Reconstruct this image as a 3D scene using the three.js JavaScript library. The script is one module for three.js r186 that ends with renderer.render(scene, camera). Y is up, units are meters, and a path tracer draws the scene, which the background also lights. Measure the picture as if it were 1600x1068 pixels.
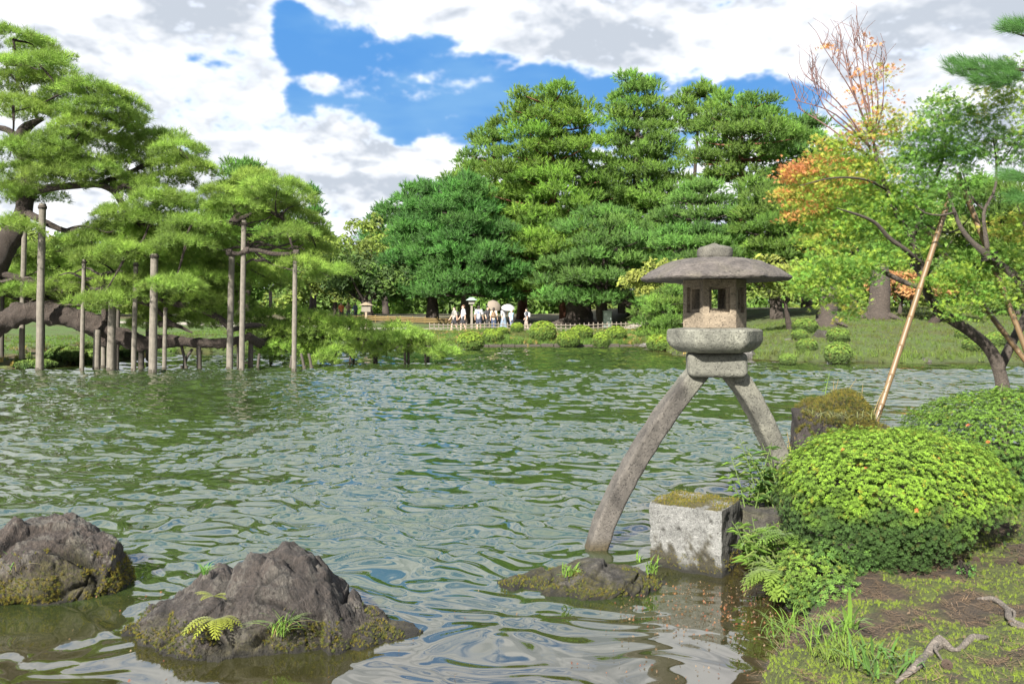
import * as THREE from 'three';
import { mergeGeometries, toCreasedNormals } from 'three/addons/utils/BufferGeometryUtils.js';
import { RoundedBoxGeometry } from 'three/addons/geometries/RoundedBoxGeometry.js';
import { createNoise3D } from 'simplex-noise';

// ---------------------------------------------------------------- camera, sun, exposure
const W0 = 1600, H0 = 1068, F = 1300, HORIZON = 490, EYE = 2.05;
const scene = new THREE.Scene();
const camera = new THREE.PerspectiveCamera(2 * Math.atan(H0 / 2 / F) * 180 / Math.PI, W0 / H0, 0.1, 3000);
camera.position.set(0, EYE, 0);
camera.lookAt(0, EYE, -10);
camera.setViewOffset(W0, H0, 0, H0 / 2 - HORIZON, W0, H0);
const renderer = new THREE.WebGLRenderer({ antialias: true });
renderer.setSize(1024, 683);
renderer.toneMapping = THREE.LinearToneMapping;
const EXPOSURE = 3.7;
renderer.toneMappingExposure = EXPOSURE;
renderer.shadowMap.enabled = true;
const sun = new THREE.DirectionalLight(new THREE.Color(1, 0.95, 0.86), 4.3);
sun.position.set(-34, 60, 46);
sun.target.position.set(0, 0, -30);
sun.castShadow = true;
sun.shadow.radius = 3;
sun.shadow.mapSize.set(4096, 4096);
Object.assign(sun.shadow.camera, { left: -70, right: 70, top: 70, bottom: -70, near: 1, far: 220 });
scene.add(sun, sun.target);

// ---------------------------------------------------------------- random numbers and noise
function rng(seed) { let a = seed >>> 0; return () => { a = (a + 0x6d2b79f5) | 0; let t = Math.imul(a ^ (a >>> 15), 1 | a); t = (t + Math.imul(t ^ (t >>> 7), 61 | t)) ^ t; return ((t ^ (t >>> 14)) >>> 0) / 4294967296; }; }
const n3 = createNoise3D(rng(7)), n3b = createNoise3D(rng(91));
const { clamp, lerp, smoothstep } = THREE.MathUtils;
const fbm = (x, y, z, o = 4, g = 0.5) => { let s = 0, a = 1, t = 0; for (let i = 0; i < o; i++) { s += a * n3(x, y, z); t += a; a *= g; x *= 2.03; y *= 2.03; z *= 2.03; } return s / t; };
const ridged = (x, y, z, o = 3) => { let s = 0, a = 1, t = 0; for (let i = 0; i < o; i++) { s += a * (1 - Math.abs(n3b(x, y, z))); t += a; a *= 0.5; x *= 2.1; y *= 2.1; z *= 2.1; } return s / t; };
const V = (x, y, z) => new THREE.Vector3(x, y, z);
const RGB = (r, g, b) => new THREE.Color().setRGB(r, g, b);

// ---------------------------------------------------------------- sky: air and clouds by direction
{
  const W = 4096, H = 2048, data = new Float32Array(W * H * 4);
  const deg = 180 / Math.PI;
  const spot = ([x, y, rx, ry, w]) => { const az = Math.atan((x - 800) / F), el = Math.atan((490 - y) / F * Math.cos(az)); return [az * deg, el * deg, rx / F * deg, ry / F * deg, w]; };
  // masses of cloud (positive) and clear air (negative), and the grey undersides
  const masses = [[60, 120, 300, 200, 0.8], [300, 90, 120, 100, 0.7], [395, 120, 75, 55, 0.75], [250, 270, 230, 100, 0.8], [420, 300, 120, 80, 0.7], [520, 250, 90, 70, 0.9], [600, 270, 75, 65, 0.8], [690, 260, 60, 42, 0.7], [560, 340, 200, 50, 0.6],
    [760, 0, 240, 45, 1.1], [930, 45, 120, 52, 1.0], [1120, 10, 190, 75, 1.0], [1170, 80, 70, 38, 0.7], [1450, 50, 300, 150, 1.0], [1520, 260, 150, 90, 0.9], [505, 132, 40, 12, 0.95], [1050, 350, 200, 80, 0.3],
    [560, 110, 90, 60, -1.5], [680, 120, 110, 62, -1.3], [455, 90, 26, 60, -1.2], [450, 20, 30, 40, -1.1], [470, 165, 50, 24, -1.0], [800, 150, 140, 50, -1.3], [1000, 150, 150, 45, -1.2], [630, 205, 30, 30, -1.1], [1170, 140, 90, 34, -1.3], [1240, 165, 60, 40, -0.9], [1320, 140, 40, 30, -0.4], [1050, 95, 16, 10, -0.8], [900, 230, 260, 50, -0.6]].map(spot);
  const greys = [[890, 65, 120, 40, 1.0], [960, 85, 60, 25, 0.5], [330, 35, 90, 26, 0.75], [330, 130, 90, 30, 0.45], [330, 220, 80, 22, 0.7], [570, 300, 150, 24, 0.75], [1480, 60, 150, 60, 0.85], [1230, 35, 40, 22, 0.55], [150, 170, 90, 40, 0.3], [1560, 230, 120, 50, 0.4]].map(spot);
  const field = (list, az, el) => { let s = 0; for (const b of list) { const dx = (az - b[0]) / b[2], dy = (el - b[1]) / b[3], q = dx * dx + dy * dy; if (q < 9) s += b[4] * Math.exp(-q * 0.9); } return s; };
  const blueHigh = [0.085, 0.33, 0.82], blueLow = [0.32, 0.6, 0.92], white = [1.45, 1.45, 1.47], grey = [0.62, 0.68, 0.77];
  for (let row = 0; row < H; row++) {
    const up = ((row + 0.5) / H - 0.5) * Math.PI, y = Math.sin(up), c = Math.cos(up), el = up * deg;
    for (let col = 0; col < W; col++) {
      const round = ((col + 0.5) / W - 0.5) * 2 * Math.PI, x = Math.cos(round) * c, z = Math.sin(round) * c, i = (row * W + col) * 4;
      let r, g, b;
      if (el < -1) { r = 0.1; g = 0.115; b = 0.1; } else {
        const az = Math.atan2(x, -z) * deg, front = Math.abs(az) < 70 && el < 60;
        const k = 1 / (Math.max(y, 0) + 0.35), px = x * k, pz = z * k;
        const wx = n3b(px * 2.2, y * 3, pz * 2.2) * 0.09, wy = n3b(px * 2.2 + 9, y * 3, pz * 2.2) * 0.09;
        const n = fbm(px * 2.6 + wx + 3, y * 4.2 + wy, pz * 2.6 + wx, front ? 7 : 5, 0.55);
        const puff = front ? ridged(px * 5 + wx * 2, y * 9 + wy * 2, pz * 5, 4) - 0.62 : 0;
        let cov = 0.4 + 0.12 * n3(px * 0.9, 4, pz * 0.9);
        if (front) cov += field(masses, az, el);
        cov = cov + 0.3 * (1 - smoothstep(el, 3, 14)); cov = cov < 0 ? -0.62 * Math.tanh(-cov / 0.62) : 0.85 * Math.tanh(cov / 0.85);
        const fine = front ? fbm(px * 17 + wx * 4, y * 24, pz * 17, 4, 0.6) : 0;
        const raw = cov + n * 1.0 + puff * 0.72 + fine * 0.46;
        const d = Math.pow(smoothstep(raw, -0.3, 0.55), 1.4), haze = Math.exp(-Math.max(el, 0) / 11);
        const above = fbm(px * 2.6 + wx + 3, y * 4.2 + wy + 0.16, pz * 2.6 + wx, 5, 0.55), relief = clamp((above - n) * 1.5 + 0.22, 0, 1);
        let sh = 0.2 + 0.9 * relief + 0.2 * smoothstep(n3(px * 1.7 + 5, y * 3, pz * 1.7), 0, 0.8) + (front ? field(greys, az, el) * 0.8 * clamp(0.8 + n * 0.9, 0, 1.2) : 0.15) - puff * 0.7 - fine * 0.3;
        sh = clamp(sh, 0, 1) * smoothstep(raw, 0.15, 0.55);
        const wisp = 0.34 * smoothstep(fbm(px * 1.6 + 20, y * 7, pz * 1.6, 5, 0.6) + 0.25 * cov, -0.35, 0.6);
        const t = clamp(haze * 0.9 + wisp, 0, 1);
        const mix = (q) => lerp(lerp(blueHigh[q], blueLow[q], t), lerp(white[q], grey[q], sh), d);
        r = mix(0); g = mix(1); b = mix(2);
      }
      const e = 1 / EXPOSURE;
      data[i] = r * e; data[i + 1] = g * e; data[i + 2] = b * e; data[i + 3] = 1;
    }
  }
  const t = new THREE.DataTexture(data, W, H, THREE.RGBAFormat, THREE.FloatType);
  t.mapping = THREE.EquirectangularReflectionMapping; t.magFilter = t.minFilter = THREE.LinearFilter; t.needsUpdate = true;
  scene.background = t; scene.environment = t;
}

// ---------------------------------------------------------------- helpers
const names = {};
const numbered = (n) => { const k = names[n] = (names[n] ?? -1) + 1; return k ? `${n}_${String(k).padStart(3, '0')}` : n; };
const at = (x, y, d) => V((x - 800) / F * d, EYE - (y - HORIZON) / F * d, -d);      // the place d metres ahead that lies along this line of sight
const px2m = (px, d) => px / F * d;
function thing(name, label, category, p = V(0, 0, 0), group) {
  const o = new THREE.Group(); o.name = numbered(name); o.position.copy(p); o.userData = { label, category }; if (group) o.userData.group = group; scene.add(o); return o;
}
function part(name, geo, mat, parent) { const m = new THREE.Mesh(geo, mat); m.name = name; m.castShadow = m.receiveShadow = true; if (parent) parent.add(m); return m; }
function single(name, label, category, geo, mat, group, kind) { const m = part(numbered(name), geo, mat, scene); m.userData = { label, category }; if (group) m.userData.group = group; if (kind) m.userData.kind = kind; return m; }
function struct(name, geo, mat, label) { const m = part(numbered(name), geo, mat, scene); m.userData = { kind: 'structure', label }; return m; }
const shifted = (o) => (v) => v.clone().sub(o.position);
// copies collected and built as one InstancedMesh
const _q = new THREE.Quaternion(), _q2 = new THREE.Quaternion(), _m = new THREE.Matrix4(), _up = V(0, 1, 0);
class Scatter {
  constructor() { this.m = []; this.c = []; }
  add(p, dir, spin, s, col, sy = 1) {
    _q.setFromUnitVectors(_up, dir); _q2.setFromAxisAngle(_up, spin); _q.multiply(_q2);
    _m.compose(p, _q, V(s, s * sy, s)); this.m.push(..._m.elements); this.c.push(col.r, col.g, col.b);
  }
  get count() { return this.m.length / 16; }
  build(name, geo, mat, parent, kind = 'stuff') {
    const n = this.count; if (!n) return null;
    const o = new THREE.InstancedMesh(geo, mat, n); o.name = name;
    o.instanceMatrix = new THREE.InstancedBufferAttribute(new Float32Array(this.m), 16);
    o.instanceColor = new THREE.InstancedBufferAttribute(new Float32Array(this.c), 3);
    o.castShadow = o.receiveShadow = true; if (kind) o.userData.kind = kind;
    if (parent) parent.add(o); return o;
  }
}
// triangles collected one by one
class Tris {
  constructor() { this.p = []; this.c = []; }
  tri(a, b, c, k = 1, tint) { this.p.push(a.x, a.y, a.z, b.x, b.y, b.z, c.x, c.y, c.z); const t = tint ?? [k, k, k]; for (let i = 0; i < 3; i++) this.c.push(...t); }
  get n() { return this.p.length / 9; }
  geo() { const g = new THREE.BufferGeometry(); g.setAttribute('position', new THREE.Float32BufferAttribute(this.p, 3)); g.setAttribute('color', new THREE.Float32BufferAttribute(this.c, 3)); return g; }
}
const randDir = (r) => { const z = r() * 2 - 1, a = r() * 6.2832, s = Math.sqrt(1 - z * z); return V(Math.cos(a) * s, z, Math.sin(a) * s); };
const perp = (d, r) => { const v = randDir(r).cross(d); return v.lengthSq() < 1e-6 ? V(1, 0, 0) : v.normalize(); };

// a tube along points with its own radius at each, uv in metres
function tube(pts, radii, { around = 8, step = 0.2, rough = 0, seed = 0, cap = true } = {}) {
  const curve = new THREE.CatmullRomCurve3(pts, false, 'centripetal'), L = curve.getLength(), n = Math.max(2, Math.min(160, Math.round(L / step)));
  const pos = [], uv = [], idx = [];
  let ref = null;
  for (let i = 0; i <= n; i++) {
    const t = i / n, p = curve.getPoint(t), d = curve.getTangent(t);
    if (!ref) { ref = V(0, 0, 1).cross(d); if (ref.lengthSq() < 0.01) ref = V(1, 0, 0).cross(d); ref.normalize(); }
    ref.sub(d.clone().multiplyScalar(ref.dot(d))).normalize();
    const side = d.clone().cross(ref), f = t * (radii.length - 1), a = Math.min(radii.length - 2, Math.floor(f)), R = radii.length > 1 ? lerp(radii[a], radii[a + 1], f - a) : radii[0];
    for (let j = 0; j <= around; j++) {
      const w = (j % around) / around * 6.28318, ux = Math.cos(w), uy = Math.sin(w);
      const o = ref.clone().multiplyScalar(ux).addScaledVector(side, uy);
      const k = R * (1 + (rough ? rough * (n3(p.x * 0.8 + o.x * 0.7 + seed, p.y * 0.8 + o.y * 0.7, p.z * 0.8 + o.z * 0.7) + 0.5 * n3(p.x * 3 + o.x * 2 + seed, p.y * 3 + o.y * 2, p.z * 3 + o.z * 2)) : 0));
      pos.push(p.x + o.x * k, p.y + o.y * k, p.z + o.z * k); uv.push(j / around * 6.28 * Math.max(R, 0.02), t * L);
    }
  }
  for (let i = 0; i < n; i++) for (let j = 0; j < around; j++) { const q = i * (around + 1) + j; idx.push(q, q + 1, q + around + 1, q + 1, q + around + 2, q + around + 1); }
  if (cap) for (const [i, p] of [[0, pts[0]], [n, pts[pts.length - 1]]]) {
    const c = pos.length / 3; pos.push(p.x, p.y, p.z); uv.push(0, 0);
    for (let j = 0; j < around; j++) { const q = i * (around + 1) + j; i ? idx.push(c, q, q + 1) : idx.push(c, q + 1, q); }
  }
  const g = new THREE.BufferGeometry();
  g.setAttribute('position', new THREE.Float32BufferAttribute(pos, 3)); g.setAttribute('uv', new THREE.Float32BufferAttribute(uv, 2)); g.setIndex(idx); g.computeVertexNormals();
  return g;
}
// a closed loop section (x across the plane, y along its normal) swept along points
function sweep(pts, section, planeNormal, step = 0.05, chip = 0) {
  const curve = new THREE.CatmullRomCurve3(pts), L = curve.getLength(), n = Math.ceil(L / step), pos = [], uv = [], idx = [], m = section(0).length;
  for (let i = 0; i <= n; i++) {
    const t = i / n, p = curve.getPoint(t), d = curve.getTangent(t), nn = planeNormal.clone().sub(d.clone().multiplyScalar(planeNormal.dot(d))).normalize(), s = nn.clone().cross(d), sec = section(t);
    let run = 0;
    for (let j = 0; j <= m; j++) {
      const [a, b] = sec[j % m]; if (j) run += Math.hypot(a - sec[j - 1][0], b - sec[j - 1][1]);
      const q = p.clone().addScaledVector(s, a).addScaledVector(nn, b);
      if (chip) { const e = chip * n3(q.x * 7, q.y * 7, q.z * 7); q.addScaledVector(s, e * Math.sign(a)).addScaledVector(nn, e * Math.sign(b)); }
      pos.push(q.x, q.y, q.z); uv.push(run, t * L);
    }
  }
  for (let i = 0; i < n; i++) for (let j = 0; j < m; j++) { const q = i * (m + 1) + j; idx.push(q, q + 1, q + m + 1, q + 1, q + m + 2, q + m + 1); }
  for (const i of [0, n]) { const c = pos.length / 3, p = curve.getPoint(i / n); pos.push(p.x, p.y, p.z); uv.push(0, 0); for (let j = 0; j < m; j++) { const q = i * (m + 1) + j; i ? idx.push(c, q, q + 1) : idx.push(c, q + 1, q); } }
  const g = new THREE.BufferGeometry();
  g.setAttribute('position', new THREE.Float32BufferAttribute(pos, 3)); g.setAttribute('uv', new THREE.Float32BufferAttribute(uv, 2)); g.setIndex(idx); g.computeVertexNormals();
  return g;
}
const roundRect = (w, h, r, k = 4) => { const out = []; for (const [sx, sy, a0] of [[1, 1, 0], [-1, 1, 1], [-1, -1, 2], [1, -1, 3]]) for (let i = 0; i <= k; i++) { const a = (a0 + i / k) * Math.PI / 2; out.push([sx * (w / 2 - r) + r * Math.cos(a), sy * (h / 2 - r) + r * Math.sin(a)]); } return out; };
function moved(g, x, y, z, ry = 0) { const o = g.clone(); if (ry) o.rotateY(ry); return o.translate(x, y, z); }
const boxGeo = (w, h, d, r = 0) => (r ? new RoundedBoxGeometry(w, h, d, 2, r) : new THREE.BoxGeometry(w, h, d));
function boxUV(g) {          // uv in metres from the facing of each triangle
  g = g.index ? g.toNonIndexed() : g; const p = g.attributes.position, n = g.attributes.normal, uv = [];
  for (let i = 0; i < p.count; i++) { const ax = Math.abs(n.getX(i)), ay = Math.abs(n.getY(i)), az = Math.abs(n.getZ(i)); if (ay > ax && ay > az) uv.push(p.getX(i), p.getZ(i)); else if (ax > az) uv.push(p.getZ(i), p.getY(i)); else uv.push(p.getX(i), p.getY(i)); }
  g.setAttribute('uv', new THREE.Float32BufferAttribute(uv, 2)); return g;
}
// smooth surface of a distance field: naive surface nets
function netMesh(f, lo, hi, h) {
  const nx = Math.ceil((hi.x - lo.x) / h) + 1, ny = Math.ceil((hi.y - lo.y) / h) + 1, nz = Math.ceil((hi.z - lo.z) / h) + 1, val = new Float32Array(nx * ny * nz), I = (i, j, k) => (k * ny + j) * nx + i;
  for (let k = 0; k < nz; k++) for (let j = 0; j < ny; j++) for (let i = 0; i < nx; i++) val[I(i, j, k)] = f(lo.x + i * h, lo.y + j * h, lo.z + k * h);
  const vid = new Int32Array(nx * ny * nz).fill(-1), pos = [], idx = [];
  for (let k = 0; k < nz - 1; k++) for (let j = 0; j < ny - 1; j++) for (let i = 0; i < nx - 1; i++) {
    let c = 0, sx = 0, sy = 0, sz = 0;
    const E = (a, b) => { const va = val[I(i + (a & 1), j + (a >> 1 & 1), k + (a >> 2))], vb = val[I(i + (b & 1), j + (b >> 1 & 1), k + (b >> 2))]; if ((va < 0) !== (vb < 0)) { const t = va / (va - vb); sx += (a & 1) + t * ((b & 1) - (a & 1)); sy += (a >> 1 & 1) + t * ((b >> 1 & 1) - (a >> 1 & 1)); sz += (a >> 2) + t * ((b >> 2) - (a >> 2)); c++; } };
    E(0, 1); E(2, 3); E(4, 5); E(6, 7); E(0, 2); E(1, 3); E(4, 6); E(5, 7); E(0, 4); E(1, 5); E(2, 6); E(3, 7);
    if (c) { vid[I(i, j, k)] = pos.length / 3; pos.push(lo.x + (i + sx / c) * h, lo.y + (j + sy / c) * h, lo.z + (k + sz / c) * h); }
  }
  const quad = (a, b, c, d, flip) => (flip ? idx.push(a, c, b, a, d, c) : idx.push(a, b, c, a, c, d));
  for (let k = 1; k < nz - 1; k++) for (let j = 1; j < ny - 1; j++) for (let i = 1; i < nx - 1; i++) {
    const s = val[I(i, j, k)] < 0;
    if (s !== val[I(i + 1, j, k)] < 0) quad(vid[I(i, j - 1, k - 1)], vid[I(i, j, k - 1)], vid[I(i, j, k)], vid[I(i, j - 1, k)], !s);
    if (s !== val[I(i, j + 1, k)] < 0) quad(vid[I(i - 1, j, k - 1)], vid[I(i - 1, j, k)], vid[I(i, j, k)], vid[I(i, j, k - 1)], !s);
    if (s !== val[I(i, j, k + 1)] < 0) quad(vid[I(i - 1, j - 1, k)], vid[I(i, j - 1, k)], vid[I(i, j, k)], vid[I(i - 1, j, k)], !s);
  }
  const g = new THREE.BufferGeometry(); g.setAttribute('position', new THREE.Float32BufferAttribute(pos, 3)); g.setIndex(idx); g.computeVertexNormals(); return g;
}

// ---------------------------------------------------------------- textures and materials
function texture(size, fn, srgb = false) {          // fn(u, v) -> [r, g, b] in 0..1; periodic noise is handed in as T
  const d = new Uint8Array(size * size * 4);
  const P = (u, v, n, s = 0) => { const R = n / 6.28318, a = u * 6.28318, b = v * 6.28318; return n3(Math.cos(a) * R + s * 13.1, Math.sin(a) * R + Math.cos(b) * R, Math.sin(b) * R * 1.3 + s * 5.7); };
  for (let y = 0; y < size; y++) for (let x = 0; x < size; x++) { const c = fn((x + 0.5) / size, (y + 0.5) / size, P), i = (y * size + x) * 4; for (let k = 0; k < 3; k++) d[i + k] = clamp(c[k], 0, 1) * 255; d[i + 3] = 255; }
  const t = new THREE.DataTexture(d, size, size); t.wrapS = t.wrapT = THREE.RepeatWrapping; t.magFilter = THREE.LinearFilter; t.minFilter = THREE.LinearMipmapLinearFilter; t.generateMipmaps = true; if (srgb) t.colorSpace = THREE.SRGBColorSpace; t.needsUpdate = true; return t;
}
const tiled = (t, m) => { const c = t.clone(); c.repeat.set(1 / m, 1 / m); c.needsUpdate = true; return c; };
const grain = (() => { const r = rng(5), cell = new Float32Array(512 * 512).map(() => r()); return texture(512, (u, v, P) => { const i = (Math.floor(v * 512) * 512 + Math.floor(u * 512)), s = cell[i], s2 = cell[(Math.floor(v * 171) * 512 + Math.floor(u * 171))]; const k = 0.66 + 0.1 * P(u, v, 6) + 0.1 * P(u, v, 19, 1) + (s2 > 0.86 ? -0.26 : s2 < 0.13 ? 0.2 : 0) + (s - 0.5) * 0.22; return [k, k, k]; }); })();
const barkT = texture(512, (u, v, P) => { const w = P(u, v, 5) * 0.05, c = Math.abs(P(u * 1 + w, v, 10, 2)) * 0.7 + Math.abs(P((u + w) % 1, v, 24, 3)) * 0.4; const k = 0.35 + 0.75 * c + 0.12 * P(u, v, 60, 4); return [k, k * 0.97, k * 0.94]; });
const woodT = texture(512, (u, v, P) => { const k = 0.75 + 0.16 * n3(Math.cos(u * 6.283) * 6, Math.sin(u * 6.283) * 6, Math.sin(v * 6.283) * 0.5) + 0.14 * n3(Math.cos(u * 6.283) * 16, Math.sin(u * 6.283) * 16, Math.sin(v * 6.283)) + 0.1 * P(u, v, 4); return [k, k * 0.99, k * 0.96]; });
const soilT = texture(1024, (u, v, P) => { const k = 0.72 + 0.2 * P(u, v, 9) + 0.22 * P(u, v, 40, 1) + 0.2 * P(u, v, 120, 2); return [k, k, k]; });
const mat = (color, o = {}) => new THREE.MeshStandardMaterial({ color, roughness: 0.9, metalness: 0, ...o });
const leafMat = (o = {}) => new THREE.MeshPhysicalMaterial({ color: RGB(1.6, 1.5, 1.4), roughness: 1, transmission: 0.5, thickness: 0, specularIntensity: 0.35, vertexColors: true, side: THREE.DoubleSide, ...o });
const M = {
  granite: mat(RGB(0.25, 0.243, 0.222), { map: tiled(grain, 1.7), bumpMap: tiled(grain, 1.7), bumpScale: 0.006, vertexColors: true }),
  bark: mat(RGB(0.064, 0.048, 0.038), { map: tiled(barkT, 0.9), bumpMap: tiled(barkT, 0.9), bumpScale: 0.06 }),
  redBark: mat(RGB(0.2, 0.085, 0.05), { map: tiled(barkT, 1.6), bumpMap: tiled(barkT, 1.6), bumpScale: 0.03 }),
  darkBark: mat(RGB(0.075, 0.06, 0.05), { map: tiled(barkT, 1.2), bumpMap: tiled(barkT, 1.2), bumpScale: 0.03 }),
  mapleBark: mat(RGB(0.085, 0.07, 0.058), { map: tiled(barkT, 0.35), bumpMap: tiled(barkT, 0.35), bumpScale: 0.006 }),
  twig: mat(RGB(0.12, 0.07, 0.065)),
  oldPost: mat(RGB(0.07, 0.06, 0.05), { map: tiled(woodT, 0.7), bumpMap: tiled(woodT, 0.7), bumpScale: 0.008 }),
  post: mat(RGB(0.165, 0.148, 0.124), { map: tiled(woodT, 0.7), bumpMap: tiled(woodT, 0.7), bumpScale: 0.006 }),
  bamboo: mat(RGB(0.16, 0.104, 0.052), { map: tiled(woodT, 0.5), roughness: 0.45 }),
  needle: leafMat({ roughness: 1 }), leaf: leafMat(), azalea: leafMat({ transmission: 0.35 }), grass: leafMat({ transmission: 0.4 }),
  rock: mat(RGB(0.64, 0.64, 0.64), { vertexColors: true, roughness: 0.85, map: tiled(grain, 1.3), bumpMap: tiled(soilT, 0.38), bumpScale: 0.02 }),
  ground: mat(RGB(0.76, 0.76, 0.76), { vertexColors: true, roughness: 1, map: tiled(soilT, 1.3), bumpMap: tiled(soilT, 0.9), bumpScale: 0.02 }),
};
// ---------------------------------------------------------------- pond outline, ground, water
const shore = [[-70, 27], [-30, 30.2], [-18.8, 30.6], [-17.5, 32.5], [-17.8, 35], [-17, 38.5], [-17.6, 42], [-13.8, 43.7], [-9.5, 46.5], [-5.5, 50], [-1.5, 51.3], [3, 52], [8.1, 51.4], [8.5, 47], [8, 41], [9.2, 37.6], [12, 35.1], [17, 34.3], [24, 34.7], [32, 35], [60, 37],
  [90, 24], [40, 14], [15, 13.2], [8, 12.2], [5, 10.7], [3.6, 9.7], [2.62, 9.0], [2.2, 8.2], [2.08, 7.4], [2.0, 6.6], [1.96, 5.75], [1.83, 5.2], [1.36, 4.61], [1.15, 3.9], [0.9, 3], [0.8, 1.6], [-70, 1.6]];
function inland(x, d) {            // metres to the shoreline, positive on land
  let best = 1e9, inside = false;
  for (let i = 0, j = shore.length - 1; i < shore.length; j = i++) {
    const [ax, ay] = shore[j], [bx, by] = shore[i], ex = bx - ax, ey = by - ay, t = clamp(((x - ax) * ex + (d - ay) * ey) / (ex * ex + ey * ey), 0, 1), qx = x - ax - t * ex, qy = d - ay - t * ey;
    best = Math.min(best, qx * qx + qy * qy);
    if (ay > d !== by > d && x < (bx - ax) * (d - ay) / (by - ay) + ax) inside = !inside;
  }
  return inside ? -Math.sqrt(best) : Math.sqrt(best);
}
const profile = (s, p) => { for (let i = 1; i < p.length; i++) if (s < p[i][0]) return lerp(p[i - 1][1], p[i][1], (s - p[i - 1][0]) / (p[i][0] - p[i - 1][0])); return p[p.length - 1][1]; };
const PF = { near: [[0, 0], [0.12, 0.24], [0.5, 0.33], [2, 0.5], [5, 0.7], [30, 1]], far: [[0, 0], [0.15, 0.2], [1, 0.4], [4, 0.9], [10, 0.85], [18, 1.4], [45, 2], [80, 2]], left: [[0, 0], [0.5, 0.3], [3, 0.6], [12, 0.75], [30, 1], [60, 2]], mound: [[0, 0], [0.35, 0.25], [2.5, 0.6], [5.5, 1.1], [9.5, 1.75], [14, 2.4], [30, 2.6]] };
function landHeight(x, d, s) {
  const wn = 1 - smoothstep(d, 17, 22), wl = (1 - smoothstep(x, -16, -12)) * (1 - smoothstep(d, 40, 50)), wm = smoothstep(x, 7.5, 10.5), wf = 1;
  let h = profile(s, PF.far); h = lerp(h, profile(s, PF.left), wl); h = lerp(h, profile(s, PF.mound), wm); h = lerp(h, profile(s, PF.near), wn);
  return h;
}
function Hgt(x, z) {
  const d = -z, s0 = inland(x, d), near = d < 12 && x > 0 && x < 12;
  const s = s0 + (near ? 0.07 : 0.25) * n3(x * (near ? 2.4 : 0.7), 3.3, z * (near ? 2.4 : 0.7));
  if (s <= 0) return Math.max(-0.9, s * (near ? 0.9 : 1.2) - 0.03);
  const amp = smoothstep(s, 0, 0.6);
  let h = landHeight(x, d, s);
  h += amp * (near ? 0.05 * fbm(x * 1.6, 1, z * 1.6, 3) + 0.02 * fbm(x * 9, 4, z * 9, 2) : 0.12 * fbm(x * 0.25, 2, z * 0.25, 3));
  return h;
}
function onGround(px, py, from = 3, to = 120) {          // where a line of sight meets the land
  let a = from; for (let d = from; d < to; d += Math.max(0.05, d * 0.006)) { const p = at(px, py, d); if (p.y < Math.max(0, Hgt(p.x, p.z))) { p.y = Math.max(0, Hgt(p.x, p.z)); return p; } a = d; }
  return at(px, py, a);
}
const footing = (px, d) => { const x = (px - 800) / F * d; return V(x, Hgt(x, -d), -d); };
function lines(spans) { const out = []; for (const [a, b, s] of spans) { const n = Math.max(1, Math.round((b - a) / s)); for (let i = 0; i < n; i++) out.push(a + (b - a) * i / n); } out.push(spans[spans.length - 1][1]); return out; }
function sheet(xs, ds, y, color) {
  const pos = [], uv = [], col = [], idx = [], nx = xs.length;
  for (const d of ds) for (const x of xs) { const h = y(x, -d); pos.push(x, h, -d); uv.push(x, d); if (color) col.push(...color(x, -d, h)); }
  for (let j = 0; j < ds.length - 1; j++) for (let i = 0; i < nx - 1; i++) { const a = j * nx + i; idx.push(a, a + 1, a + nx, a + 1, a + nx + 1, a + nx); }
  const g = new THREE.BufferGeometry(); g.setAttribute('position', new THREE.Float32BufferAttribute(pos, 3)); g.setAttribute('uv', new THREE.Float32BufferAttribute(uv, 2)); if (color) g.setAttribute('color', new THREE.Float32BufferAttribute(col, 3));
  g.setIndex(idx); g.computeVertexNormals(); return g;
}
const mixc = (a, b, t) => a.map((v, i) => lerp(v, b[i], clamp(t, 0, 1)));
const groundColor = (x, z, h) => {
  const d = -z, n = fbm(x * 0.5, 0, z * 0.5, 3), f = fbm(x * 4, 5, z * 4, 3);
  if (d < 20) {
    const moss = [0.09, 0.112, 0.02], soil = [0.07, 0.048, 0.029], wet = [0.045, 0.038, 0.022];
    const m = smoothstep(0.22 + fbm(x * 1.1 + 4, 1, z * 1.1, 4) + 0.25 * f + (x > 3 ? 0.3 : 0) + (d < 4.4 ? 0.35 : 0), 0.05, 0.35);
    return mixc(wet, mixc(soil, moss, m), smoothstep(h, 0.02, 0.2));
  }
  const lawn = [0.09, 0.165, 0.025], olive = [0.088, 0.1, 0.02], dirtShade = [0.22, 0.16, 0.085], shade = [0.06, 0.07, 0.02];
  let c = mixc(lawn, olive, smoothstep(n + 0.3 * f, -0.1, 0.4));
  if (x > 8) c = mixc(c, olive, 0.5 + 0.4 * f);
  if (x < -15 && d < 40) c = mixc(c, dirtShade, smoothstep(fbm(x * 0.7 + 2, 3, z * 0.7, 3), 0.0, 0.35) * (1 - smoothstep(h, 0.55, 0.7)));
  if (x > -6 && x < 9 && d < 57) c = mixc(c, dirtShade, smoothstep(fbm(x * 0.9 + 8, 3, z * 0.9, 3), 0.12, 0.4) * 0.8);
  if (d > 63) c = mixc(c, mixc(shade, dirtShade, 0.4), smoothstep(d, 63, 70));
  return mixc([0.04, 0.045, 0.02], c, smoothstep(h, -0.05, 0.12));
};
struct('ground', sheet(lines([[-900, -120, 130], [-120, -45, 7], [-45, -20, 1], [-20, -8, 0.6], [-8, 0.6, 0.7], [0.6, 5.2, 0.04], [5.2, 12, 0.2], [12, 40, 0.7], [40, 120, 6], [120, 900, 130]]),
  lines([[-60, 0, 12], [0, 3, 0.5], [3, 7.5, 0.04], [7.5, 11, 0.12], [11, 29, 1], [29, 66, 0.45], [66, 130, 3], [130, 1500, 120]]), Hgt, groundColor), M.ground, 'grassy and mossy banks all round the pond');

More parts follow.
